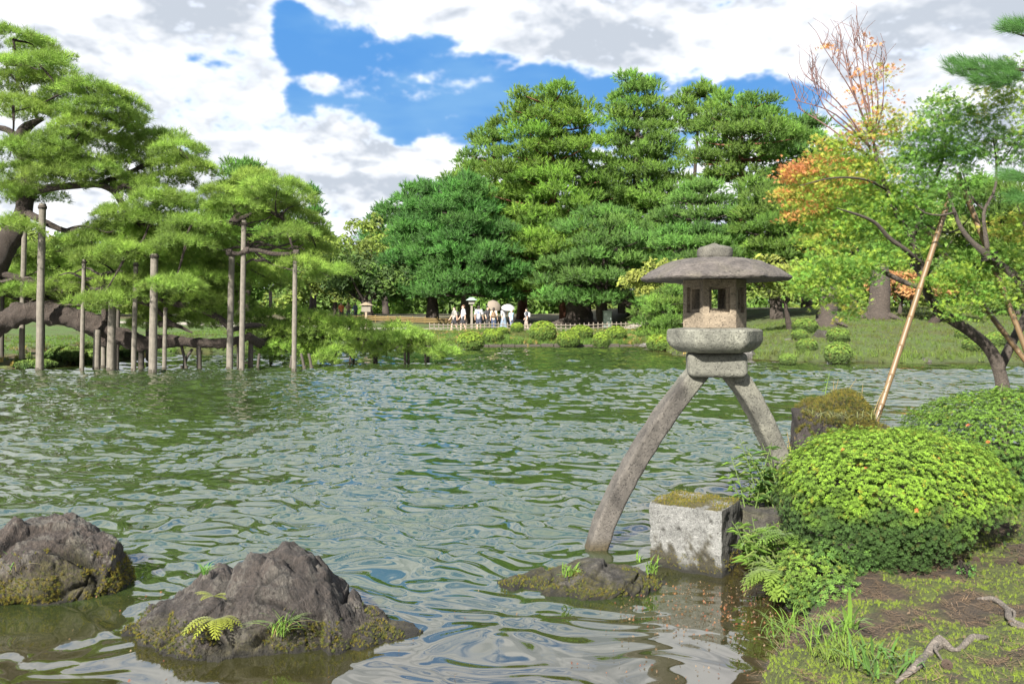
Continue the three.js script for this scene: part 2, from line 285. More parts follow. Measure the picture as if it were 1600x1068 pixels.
// water: real ripples; the bump carries only those too small for the mesh
const waves = (() => { const r = rng(33), out = []; for (let i = 0; i < 34; i++) { const L = 0.15 * Math.pow(1.08, i) * (0.9 + 0.2 * r()), a = 1.5 + (r() - 0.5) * (r() < 0.25 ? 2.6 : 1.15), k = 6.28318 / L; out.push([Math.cos(a) * k, Math.sin(a) * k, r() * 6.28, (L < 0.26 ? 0.105 : L < 0.45 ? 0.085 : L < 0.9 ? 0.034 : 0.012) / k, L]); } return out; })();
const calm = (x, d) => { const q = smoothstep(d, 4.6, 8.2), g = 0.95 + 0.35 * n3(x * 0.22, 7, d * 0.16) + 0.3 * n3(x * 0.09, 3, d * 0.3); return (0.16 + 0.84 * q) * g * (1 - 0.75 * (1 - smoothstep(Math.hypot(x - 2.3, d - 5.6), 0.6, 2.2))); };
function ripple(x, z) {
  const d = -z, cell = d < 9 ? 0.03 : d < 16 ? 0.045 : d < 30 ? 0.09 : 0.2, wx = x + 0.22 * n3(x * 0.9, 1, z * 0.9), wz = z + 0.22 * n3(x * 0.9, 11, z * 0.9);
  let h = 0; for (const [kx, kz, p, A, L] of waves) { const keep = smoothstep(L, cell * 2.2, cell * 3.6); if (keep > 0) { const far = L > 0.34 ? 1 + 1.5 * smoothstep(d, 14, 34) : 1; const s = Math.sin(kx * wx + kz * wz + p); h += keep * far * A * (s + 0.25 * s * s); } }
  return h * calm(x, d);
}
{
  const m = new THREE.MeshPhysicalMaterial({ color: RGB(1, 1, 1), vertexColors: true, roughness: 0.03, ior: 2.75, specularIntensity: 1 });
  const deep = [0.022, 0.036, 0.011], shallow = [0.026, 0.02, 0.008];
  const g = sheet(lines([[-110, -36, 6], [-36, -13, 0.2], [-13, -5, 0.07], [-5, 4, 0.032], [4, 13, 0.08], [13, 36, 0.2], [36, 110, 6]]), lines([[0.5, 3.6, 0.3], [3.6, 8.5, 0.027], [8.5, 16, 0.042], [16, 30, 0.09], [30, 53.5, 0.2]]), ripple,
    (x, z) => { const d = -z, s = -inland(x, d), rocks = 1 - smoothstep(d + 0.25 * n3(x, 3, z), 4.6, 6.6); return mixc(shallow, deep, Math.min(smoothstep(s + 0.2 * n3(x * 1.5, 5, z * 1.5), 0.1, 1.6), 1 - 0.8 * rocks)); });
  struct('water', g, m, 'rippled green pond water');
}
// path along the far bank
{
  const pts = [], xs = lines([[-60, 12, 1]]);
  const g = sheet(xs, [57.2, 58, 59, 60, 61], (x, z) => Hgt(x, z) + 0.03);
  struct('path', boxUV(g), mat(RGB(0.34, 0.31, 0.26), { map: tiled(soilT, 1.7), roughness: 1 }), 'pale gravel path along the far bank');
}
// low stone edging at the foot of the far bank
{
  const o = new THREE.Group(); o.name = 'stone_edging'; o.userData = { kind: 'structure', label: 'low dark stone edging at the waterline of the far bank' }; scene.add(o);
  const line = [[-13.8, 43.7], [-9.5, 46.5], [-5.5, 50], [-1.5, 51.3], [3, 52], [8.1, 51.4]].map(([x, d]) => V(x, 0, -d)), c = new THREE.CatmullRomCurve3(line), L = c.getLength(), r = rng(4);
  const kinds = [0, 1, 2, 3].map((i) => boxUV(boxGeo(0.78, 0.34 + 0.03 * i, 0.3, 0.05))), m = mat(RGB(0.075, 0.064, 0.05), { map: tiled(grain, 0.9), bumpMap: tiled(soilT, 0.6), bumpScale: 0.02 });
  for (let s = 0.4, i = 0; s < L; s += 0.82, i++) { const t = s / L, p = c.getPointAt(t), d = c.getTangentAt(t), b = part('kerb_stone', kinds[i % 4], m, o); b.position.set(p.x, -0.05 + r() * 0.05, p.z + 0.1); b.rotation.y = Math.atan2(-d.z, d.x) + (r() - 0.5) * 0.06; }
}

// ---------------------------------------------------------------- foliage pieces
function pineSpray(seed, { tufts = 6, needles = 15, len = 0.5, wide = 0.05, R = 0.55, axis = 0.3, open = 1 } = {}) {      // about 1 m across, growing along +y
  const r = rng(seed), T = new Tris();
  for (let i = 0; i < tufts; i++) {
    const a = i * 2.4 + r(), q = R * Math.sqrt((i + 0.4) / tufts), base = V(Math.cos(a) * q, -0.12 - 0.25 * q * q + (r() - 0.5) * 0.16, Math.sin(a) * q), ax = V(Math.cos(a) * q * 0.9 + (r() - 0.5) * 0.4, 0.85, Math.sin(a) * q * 0.9 + (r() - 0.5) * 0.4).normalize(), k = 0.78 + 0.42 * r();
    for (let j = 0; j < needles; j++) {
      const s = j / needles, p = base.clone().addScaledVector(ax, s * axis), d = ax.clone().multiplyScalar(0.5 + s * 0.6).add(perp(ax, r).multiplyScalar(open)).normalize(), w = perp(d, r).multiplyScalar(wide / 2), tip = p.clone().addScaledVector(d, len * (0.7 + 0.4 * r()));
      T.tri(p.clone().add(w), p.clone().sub(w), tip, k * (0.85 + 0.3 * r()));
    }
  }
  return T.geo();
}
function leafClump(seed, n = 26, size = 0.3, flat = 0.7) {          // about 2 m across before scaling
  const r = rng(seed), T = new Tris();
  for (let i = 0; i < n; i++) {
    const p = randDir(r).multiplyScalar(0.25 + 0.75 * Math.cbrt(r())); p.y *= flat;
    const nrm = randDir(r).multiplyScalar(0.8).add(V(0, 0.8, 0)).normalize(), a = perp(nrm, r), b = nrm.clone().cross(a), s = size * (0.7 + 0.6 * r()), k = 0.75 + 0.5 * r();
    const t0 = p.clone().addScaledVector(a, -s), t1 = p.clone().addScaledVector(a, s), m0 = p.clone().addScaledVector(b, s * 0.45).addScaledVector(nrm, s * 0.14), m1 = p.clone().addScaledVector(b, -s * 0.45).addScaledVector(nrm, s * 0.14);
    T.tri(t0, m0, t1, k); T.tri(t0, t1, m1, k * 0.93);
  }
  return T.geo();
}
function mapleSprig(seed, n = 9, size = 0.042, spread = 0.13, lobes = 7) {       // palmate leaves lying in a loose layer, in metres
  const r = rng(seed), T = new Tris();
  for (let i = 0; i < n; i++) {
    const a0 = r() * 6.283, q = spread * Math.sqrt(r()), p = V(Math.cos(a0) * q, (r() - 0.5) * 0.05, Math.sin(a0) * q), nrm = V((r() - 0.5) * 2.2, 0.75, (r() - 0.5) * 2.2).normalize(), f = V(Math.cos(a0 + r() - 0.5), -0.45, Math.sin(a0 + r() - 0.5)), b = nrm.clone().cross(f).normalize(), a = b.clone().cross(nrm), s = size * (0.75 + 0.5 * r()), k = 0.8 + 0.4 * r();
    const P = (ang, rad) => p.clone().addScaledVector(a, Math.cos(ang) * rad * s).addScaledVector(b, Math.sin(ang) * rad * s).addScaledVector(nrm, -rad * rad * s * 0.22);
    for (let j = 0; j < lobes; j++) { const ang = (j - (lobes - 1) / 2) * 0.72, rad = 1.1 - 0.1 * Math.pow(Math.abs(j - (lobes - 1) / 2), 1.5); T.tri(p, P(ang - 0.27, 0.42 * rad), P(ang, rad), k); T.tri(p, P(ang, rad), P(ang + 0.27, 0.42 * rad), k * 0.95); }
  }
  return T.geo();
}
function rosette(seed, n = 8, len = 1, wide = 0.34, lift = 0.45) {         // a whorl of narrow leaves, about 2 across
  const r = rng(seed), T = new Tris();
  for (let i = 0; i < n; i++) {
    const a = i * 2.399 + r() * 0.5, y = lift * (0.4 + 1.1 * r()), d = V(Math.cos(a), y, Math.sin(a)).normalize(), s = V(-Math.sin(a), 0, Math.cos(a)), L = len * (0.7 + 0.45 * r()), o = V(0, -0.25 * r(), 0), k = 0.8 + 0.4 * r();
    const tip = o.clone().addScaledVector(d, L), m = o.clone().addScaledVector(d, L * 0.6).add(V(0, 0.06, 0)), w = s.clone().multiplyScalar(wide / 2);
    T.tri(o, m.clone().add(w), tip, k); T.tri(o, tip, m.clone().sub(w), k * 0.92);
  }
  return T.geo();
}
function grassTuft(seed, n = 16, h = 1, wide = 0.05, lean = 0.7) {
  const r = rng(seed), T = new Tris();
  for (let i = 0; i < n; i++) {
    const a = r() * 6.283, b = V((r() - 0.5) * 0.3, 0, (r() - 0.5) * 0.3), L = h * (0.55 + 0.5 * r()), q = lean * (0.2 + r()), d = V(Math.cos(a), 0, Math.sin(a)), s = V(-d.z, 0, d.x).multiplyScalar(wide / 2), k = 0.75 + 0.5 * r();
    const P = (t) => b.clone().addScaledVector(d, q * L * t * t).add(V(0, L * (t - 0.35 * q * t * t * t), 0));
    const p1 = P(0.5), p2 = P(1), s0 = s.clone(), s1 = s.clone().multiplyScalar(0.8);
    T.tri(b.clone().add(s0), b.clone().sub(s0), p1.clone().add(s1), k); T.tri(b.clone().sub(s0), p1.clone().sub(s1), p1.clone().add(s1), k); T.tri(p1.clone().add(s1), p1.clone().sub(s1), p2, k * 1.06);
  }
  return T.geo();
}
const G = {
  spray: pineSpray(1), sprayFine: pineSpray(2, { tufts: 7, needles: 20, len: 0.52, wide: 0.032, R: 0.6 }), sprayFar: pineSpray(3, { tufts: 5, needles: 13, len: 0.5, wide: 0.1, R: 0.6, axis: 0.55, open: 0.8 }),
  clump: leafClump(4), clumpFar: leafClump(5, 22, 0.36), sprig: mapleSprig(6, 9, 0.037, 0.15), sprigB: mapleSprig(16, 7, 0.041, 0.17), rosette: rosette(7), tuft: grassTuft(8), tuftFine: grassTuft(9, 22, 1, 0.03, 0.9),
};
// fills a flattened dome of foliage
const TMP = V(0, 0, 0);
function fillPad(S, c, rx, ry, rz, size, dens, col, r, under = 0.18, tall = 1) {
  const n = Math.max(4, Math.round(dens * rx * rz / (size * size)));
  for (let i = 0; i < n; i++) {
    const a = r() * 6.283, q = Math.sqrt(r()), dx = Math.cos(a) * q, dz = Math.sin(a) * q, top = Math.sqrt(Math.max(0, 1 - q * q)), low = r() < under;
    const wob = 1 + 0.3 * n3(c.x + dx * 2.3, c.y, c.z + dz * 2.3);
    const p = V(c.x + dx * rx * wob, c.y + (low ? -0.35 * top * r() : top * (0.55 + 0.45 * r()) * wob) * ry, c.z + dz * rz * wob);
    const dir = V(dx * 0.7 + (r() - 0.5) * 0.5, 0.75 + 0.3 * r(), dz * 0.7 + (r() - 0.5) * 0.5).normalize();
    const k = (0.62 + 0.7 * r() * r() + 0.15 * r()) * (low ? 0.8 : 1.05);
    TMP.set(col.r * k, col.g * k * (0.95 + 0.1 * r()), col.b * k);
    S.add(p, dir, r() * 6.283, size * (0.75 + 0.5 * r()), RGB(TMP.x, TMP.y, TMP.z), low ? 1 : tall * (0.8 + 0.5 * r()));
  }
}
// ---------------------------------------------------------------- trees
const C = { pine: RGB(0.088, 0.172, 0.026), pineDark: RGB(0.052, 0.145, 0.027), pineBlue: RGB(0.072, 0.16, 0.03), pineYellow: RGB(0.092, 0.178, 0.021), leafLight: RGB(0.14, 0.205, 0.035), leafMid: RGB(0.085, 0.155, 0.03), leafDark: RGB(0.05, 0.1, 0.025), lime: RGB(0.19, 0.23, 0.045), salmon: RGB(0.26, 0.14, 0.06) };
// a pine built of whorls of branches that carry flat pads of needles
const PROFILES = {
  cone: (t) => Math.pow(1 - t, 0.75) * 0.95 + 0.08, dome: (t) => Math.sqrt(Math.max(0, 1 - Math.pow(t * 1.02, 2.6))) * 0.92 + 0.1, umbrella: (t) => 0.45 + 0.55 * Math.sin(Math.PI * Math.min(1, t * 0.95 + 0.12)), spire: (t) => 0.25 + 0.75 * Math.pow(1 - t, 0.6), column: (t) => 0.6 + 0.4 * Math.sin(Math.PI * (0.15 + t * 0.8)),
};
function pineTree({ label, px, d, top, half, h0 = 0.25, levels = 9, branches = 6, shape = 'dome', col = C.pine, bark = M.darkBark, r0 = 0.35, lean = 0, seed = 1, size = 0.66, dens = 2.9, flat = 0.3, rise = 0.12, geo = G.sprayFar, fill = 1, bend = 0.3, category = 'pine tree', name = 'pine_tree', group, base = px }) {
  const r = rng(seed * 77 + 5), foot = footing(base, d), tip = at(px, top, d), Ht = tip.y - foot.y, R = px2m(half, d);
  const o = thing(name, label, category, foot, group), S = new Scatter(), limbs = [];
  const spine = (t) => V((tip.x - foot.x) * t + bend * (1 - t) * Math.sin(t * 5 + seed) * 1.2 + lean * Math.sin(t * Math.PI), Ht * t, bend * (1 - t) * Math.sin(t * 4.3 + seed * 2) + 0);
  const sp = []; for (let i = 0; i <= 8; i++) sp.push(spine(i / 8 * 0.97).add(V(0, i ? 0 : -0.3, 0)));
  part('trunk', tube(sp, [r0 * 1.35, r0, r0 * 0.9, r0 * 0.75, r0 * 0.55, r0 * 0.35, 0.05], { around: 9, step: 0.5, rough: 0.18, seed }), bark, o);
  for (let i = 0; i < levels; i++) {
    const t = lerp(h0, 0.93, (i + 0.25 * r()) / (levels - 1)), s = (t - h0) / (1 - h0), L = PROFILES[shape](s) * R, nb = Math.max(3, Math.round(branches * (0.6 + 0.4 * L / R))), a0 = r() * 6.28;
    for (let b = 0; b < nb; b++) {
      if (r() > fill) continue;
      const a = a0 + b / nb * 6.283 + (r() - 0.5) * 0.7, len = L * (0.62 + 0.45 * r()), p0 = spine(t), dir = V(Math.cos(a), 0, Math.sin(a)), up = rise * len * (0.5 + r()) - 0.1 * len * (1 - s);
      const p1 = p0.clone().addScaledVector(dir, len * 0.5).add(V(0, up * 0.25 - 0.03 * len, 0)), p2 = p0.clone().addScaledVector(dir, len).add(V(0, up, 0));
      if (len > 0.7) limbs.push(tube([p0, p1, p2], [r0 * 0.3 * (1 - 0.5 * s), r0 * 0.17, 0.03], { around: 5, step: 0.8, cap: false }));
      const w = clamp(0.25 * len + 0.4, 0.55, 1.75), tint = 0.72 + 0.5 * r(), c = RGB(col.r * tint * (0.9 + 0.2 * r()), col.g * tint, col.b * tint), side = V(-dir.z, 0, dir.x);
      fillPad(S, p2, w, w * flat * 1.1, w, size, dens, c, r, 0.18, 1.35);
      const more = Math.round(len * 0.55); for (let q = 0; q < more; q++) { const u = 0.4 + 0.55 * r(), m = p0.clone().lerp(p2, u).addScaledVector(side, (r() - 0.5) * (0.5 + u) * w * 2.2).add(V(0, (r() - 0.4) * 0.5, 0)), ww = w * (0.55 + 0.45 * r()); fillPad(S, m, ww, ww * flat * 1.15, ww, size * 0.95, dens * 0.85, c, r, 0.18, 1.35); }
    }
  }
  const wt = clamp(R * 0.15, 0.4, 0.8); for (let q = 0; q < 3; q++) fillPad(S, spine(0.93 + 0.025 * q).add(V((r() - 0.5) * wt, 0, (r() - 0.5) * wt)), wt * (1 - 0.25 * q), wt * 0.6, wt * (1 - 0.25 * q), size, dens, col, r, 0.1, 1.6);
  if (limbs.length) part('limb', mergeGeometries(limbs), bark, o).userData.kind = 'stuff';
  S.build('crown', geo, M.needle, o); return o;
}
// a broadleaf tree: lumps of leaf clumps round a centre
function leafTree({ label, px, d, top, half, bottom, col = C.leafMid, col2, seed = 1, lumps = 16, size = 0.7, dens = 1.6, bark = M.darkBark, r0 = 0.22, trunk = true, category = 'tree', name = 'tree', group, geo = G.clumpFar, flat = 0.62, base = px, layered = 0 }) {
  const r = rng(seed * 131 + 3), foot = footing(base, d), c0 = at(px, (top + bottom) / 2, d), R = px2m(half, d), RY = px2m((bottom - top) / 2, d), o = thing(name, label, category, foot, group), loc = shifted(o), S = new Scatter(), limbs = [];
  const fork = foot.clone().lerp(c0, 0.55).add(V((r() - 0.5) * 0.4, 0, 0));
  if (trunk) part('trunk', tube([foot.clone().add(V(0, -0.25, 0)), foot.clone().lerp(fork, 0.5).add(V((r() - 0.5) * r0 * 2, 0, 0)), fork].map(loc), [r0 * 1.3, r0, r0 * 0.7], { around: 8, step: 0.25, rough: 0.2, seed }), bark, o);
  for (let i = 0; i < lumps; i++) {
    const dir = randDir(r); dir.y = dir.y * 0.9 + 0.12; const q = 0.45 + 0.42 * r(), c = c0.clone().add(V(dir.x * R * q, dir.y * RY * q, dir.z * R * q * 0.85)), w = R * (0.3 + 0.22 * r());
    const k = 0.8 + 0.4 * r(), tint = col2 && r() < 0.4 ? col2 : col;
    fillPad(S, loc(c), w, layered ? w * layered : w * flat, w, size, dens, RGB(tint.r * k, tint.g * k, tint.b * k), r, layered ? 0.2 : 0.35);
    if (trunk && i % 2 === 0) limbs.push(tube([fork, fork.clone().lerp(c, 0.5).add(V(0, -0.1 * RY, 0)), c].map(loc), [r0 * 0.5, r0 * 0.3, 0.02], { around: 5, step: 0.4, cap: false }));
  }
  if (limbs.length) part('limb', mergeGeometries(limbs), bark, o).userData.kind = 'stuff';
  S.build('crown', geo, M.leaf, o); return o;
}

// far wood that closes the view
{
  const S = new Scatter(), r = rng(12);
  for (let i = 0; i < 250; i++) {
    const x = -150 + 300 * (i + r()) / 250, d = 112 + 26 * r(), h = (x < -20 && x > -42 ? 6 : 8) + 5 * r() + 2.5 * n3(x * 0.05, 2, 0), w = 2.6 + 2 * r(), c = [C.leafMid, C.leafLight, C.pine][Math.floor(r() * 3)];
    for (let y = -0.6; y < h; y += 2) fillPad(S, V(x + (r() - 0.5) * 2, 1.6 + y, -d + (r() - 0.5) * 2), w * (1 - 0.5 * y / h), 1.7, w * (1 - 0.5 * y / h), 1.35, 1.3, c, r, 0.3);
  }
  const o = S.build('far_woods', G.clumpFar, M.leaf, scene); o.userData = { kind: 'stuff', label: 'dense far wood closing the view behind all the garden trees', category: 'woods' };
}
// middle distance, from left to right
leafTree({ label: 'light green broadleaf trees far behind the propped pine at the left edge', px: 60, d: 78, top: 370, bottom: 500, half: 130, col: C.leafLight, col2: C.leafMid, seed: 2, lumps: 22 });
leafTree({ label: 'leafy green tree behind the knobbed stump of the propped pine', px: 230, d: 74, top: 385, bottom: 500, half: 105, col: C.leafMid, col2: C.leafLight, seed: 3, lumps: 20 });
pineTree({ label: 'pine with thick brown trunk standing behind the crossbeam of posts', px: 388, d: 62, top: 330, half: 95, h0: 0.42, levels: 5, shape: 'umbrella', col: C.pine, bark: M.bark, r0: 0.46, seed: 4 });
pineTree({ label: 'dark conifer whose top shows just above the propped pine crown', px: 384, d: 84, top: 252, half: 42, h0: 0.45, levels: 8, shape: 'column', col: C.pineBlue, seed: 5, size: 0.75 });
pineTree({ label: 'small dark layered conifer against the cloud right of the propped pine', px: 488, d: 95, top: 292, half: 34, h0: 0.4, levels: 8, branches: 5, shape: 'cone', col: C.pineDark, seed: 6, size: 0.7, fill: 0.8 });
leafTree({ label: 'pale green broadleaf tree far back beside the small dark conifer', px: 520, d: 88, top: 345, bottom: 490, half: 75, col: C.leafLight, col2: C.leafMid, seed: 7, lumps: 18 });
pineTree({ label: 'distant dark cedar top left of the deep green pine pair', px: 598, d: 104, top: 322, half: 46, h0: 0.5, levels: 6, shape: 'cone', col: C.pineDark, seed: 8, size: 0.9 });
leafTree({ label: 'tall light green tree filling the gap left of the deep green pines', px: 580, d: 86, top: 335, bottom: 470, half: 70, col: C.leafLight, seed: 9, lumps: 18 });
leafTree({ label: 'spreading dark cherry tree with low branching trunk behind the lawn', px: 560, d: 69, top: 402, bottom: 482, half: 74, col: C.leafDark, col2: C.leafMid, seed: 10, lumps: 16, size: 0.55, r0: 0.34, base: 577 });
pineTree({ label: 'deep green layered pine, left one of the dark pair', px: 660, d: 70, top: 288, half: 68, base: 683, h0: 0.17, levels: 11, branches: 7, shape: 'dome', col: C.pineDark, seed: 11, r0: 0.42, flat: 0.26, dens: 3.8 });
pineTree({ label: 'deep green layered pine, right one of the dark pair', px: 722, d: 66, top: 276, half: 70, base: 727, h0: 0.2, levels: 12, branches: 7, shape: 'dome', col: C.pineDark, seed: 12, r0: 0.36, flat: 0.26, dens: 3.8 });
pineTree({ label: 'open red pine leaning out left of the great broad pine', px: 768, d: 76, top: 200, half: 66, base: 808, h0: 0.45, levels: 9, branches: 6, shape: 'umbrella', col: C.pine, bark: M.redBark, r0: 0.4, seed: 13, fill: 0.85, bend: 0.8 });
pineTree({ label: 'great broad red pine with forked red limbs behind the strollers', px: 862, d: 70, top: 136, half: 122, base: 872, h0: 0.13, levels: 14, branches: 7, shape: 'spire', col: C.pineYellow, bark: M.redBark, r0: 0.5, seed: 14, dens: 3.3, bend: 0.6 });
pineTree({ label: 'tall pointed pine left of the lantern cap, highest in the wood', px: 994, d: 74, top: 116, half: 82, base: 1003, h0: 0.24, levels: 14, branches: 7, shape: 'spire', col: C.pine, bark: M.darkBark, r0: 0.5, seed: 15, bend: 0.4, rise: 0.2 });
pineTree({ label: 'lower pine filling in below the tall pointed pine', px: 945, d: 64, top: 330, half: 88, h0: 0.2, levels: 6, branches: 7, shape: 'dome', col: C.pineBlue, bark: M.bark, r0: 0.45, seed: 16, flat: 0.28 });
pineTree({ label: 'slender pine with small open head high behind the lantern', px: 1096, d: 80, top: 128, half: 44, base: 1066, h0: 0.78, levels: 4, branches: 5, shape: 'umbrella', col: C.pineYellow, bark: M.bark, r0: 0.3, seed: 17, fill: 0.9, flat: 0.34 });
pineTree({ label: 'flat topped red pine with bare red trunk right of the lantern', px: 1160, d: 63, top: 152, half: 86, base: 1150, h0: 0.62, levels: 5, branches: 6, shape: 'umbrella', col: C.pine, bark: M.redBark, r0: 0.42, seed: 18, flat: 0.24, dens: 3.6 });
pineTree({ label: 'rounded cloud pruned pine standing directly behind the lantern cap', px: 1097, d: 56, top: 284, half: 66, h0: 0.2, levels: 8, branches: 7, shape: 'dome', col: C.pineBlue, seed: 19, r0: 0.3, dens: 3.8, size: 0.5 });
pineTree({ label: 'bushy pine with layered pads between lantern cap and red maple', px: 1205, d: 54, top: 290, half: 72, h0: 0.2, levels: 8, branches: 7, shape: 'column', col: C.pine, seed: 20, r0: 0.35, size: 0.52, dens: 3.6 });
pineTree({ label: 'bluish pine top rising behind the orange side of the maple', px: 1258, d: 66, top: 182, half: 48, h0: 0.4, levels: 8, branches: 7, shape: 'dome', col: C.pineBlue, seed: 21, r0: 0.35, dens: 3.8 });
pineTree({ label: 'mid green pine seen through the maple leaves above the mound', px: 1330, d: 60, top: 250, half: 78, h0: 0.25, levels: 8, branches: 6, shape: 'dome', col: C.pine, seed: 22, r0: 0.4 });
leafTree({ label: 'green tree on the mound behind the thick leaning maple trunk', px: 1430, d: 62, top: 300, bottom: 480, half: 90, col: C.leafMid, col2: C.leafLight, seed: 23, lumps: 20 });
pineTree({ label: 'broad pine far behind the crossing bamboo poles', px: 1530, d: 66, top: 285, half: 95, h0: 0.3, levels: 8, branches: 6, shape: 'dome', col: C.pine, seed: 24, r0: 0.4 });
leafTree({ label: 'leafy tree behind the mound at the right edge', px: 1640, d: 60, top: 300, bottom: 480, half: 80, col: C.leafLight, col2: C.leafMid, seed: 25, lumps: 18 });
// maples and trunks on the mound
leafTree({ label: 'pale lime maple fanning out left of the lantern firebox', px: 1035, d: 51, top: 402, bottom: 492, half: 66, col: C.lime, col2: C.leafLight, seed: 26, lumps: 15, size: 0.4, layered: 0.22, r0: 0.1, dens: 1.9, base: 1062, category: 'maple', name: 'maple_tree' });
pineTree({ label: 'low spreading pine drooping over the shore left of the lantern platform', px: 1050, d: 47, top: 455, half: 44, h0: 0.2, levels: 5, branches: 6, shape: 'dome', col: C.pine, seed: 27, r0: 0.14, size: 0.36 });
leafTree({ label: 'pale lime maple with slim dark trunk right of the lantern firebox', px: 1215, d: 42, top: 395, bottom: 482, half: 62, col: C.lime, col2: C.leafLight, seed: 28, lumps: 16, size: 0.34, layered: 0.22, r0: 0.14, dens: 1.9, base: 1236, bark: M.bark, category: 'maple', name: 'maple_tree' });
leafTree({ label: 'green maple in front of the thick cut trunk on the mound', px: 1300, d: 50, top: 395, bottom: 478, half: 60, col: C.leafMid, col2: C.lime, seed: 29, lumps: 14, size: 0.4, layered: 0.25, r0: 0.12, category: 'maple', name: 'maple_tree' });
leafTree({ label: 'salmon tinted maple on the mound beside the foremost bamboo pole', px: 1405, d: 46, top: 425, bottom: 478, half: 52, col: C.salmon, col2: C.lime, seed: 30, lumps: 12, size: 0.34, layered: 0.22, r0: 0.1, category: 'maple', name: 'maple_tree' });
leafTree({ label: 'light green maple over the forked trunk on the right of the mound', px: 1478, d: 43, top: 420, bottom: 490, half: 62, col: C.leafLight, col2: C.salmon, seed: 31, lumps: 14, size: 0.34, layered: 0.24, r0: 0.22, base: 1454, bark: M.bark, category: 'maple', name: 'maple_tree' });
leafTree({ label: 'light green maple on the mound at the far right edge', px: 1590, d: 46, top: 420, bottom: 505, half: 60, col: C.leafLight, col2: C.leafMid, seed: 32, lumps: 14, size: 0.36, layered: 0.24, r0: 0.15, category: 'maple', name: 'maple_tree' });
for (const [px, py, ty, w, label] of [[1293, 507, 420, 15, 'thick grey trunk rising from the mound behind the domed shrubs'], [1373, 497, 415, 17, 'thick dark trunk on the crest of the mound'], [905, 506, 340, 22, 'massive shaded trunk behind the fence under the great pine'], [1066, 500, 380, 19, 'broad grey trunk behind the lime maple beside the lantern']]) {
  const p = onGround(px, py, 36), d = -p.z, o = thing('old_tree', label, 'tree', p), r0 = px2m(w, d);
  part('trunk', tube([V(0, -0.3, 0), V(0, 0.4, 0), V(0.1, px2m(py - ty, d) * 0.6, 0), V(0.2, px2m(py - ty, d), -0.2)], [r0 * 1.35, r0, r0 * 0.85, r0 * 0.75], { around: 12, step: 0.25, rough: 0.14, seed: px }), M.darkBark, o);
  for (let i = 0; i < 3; i++) part('root', tube([V(0, 0.25, 0), V(Math.cos(i * 2.2 + 1) * r0 * 1.4, 0.08, Math.sin(i * 2.2 + 1) * r0 * 1.4), V(Math.cos(i * 2.2 + 1) * r0 * 2.4, -0.12, Math.sin(i * 2.2 + 1) * r0 * 2.4)], [r0 * 0.5, r0 * 0.25, 0.03], { around: 6, step: 0.2, rough: 0.2 }), M.darkBark, o);
}

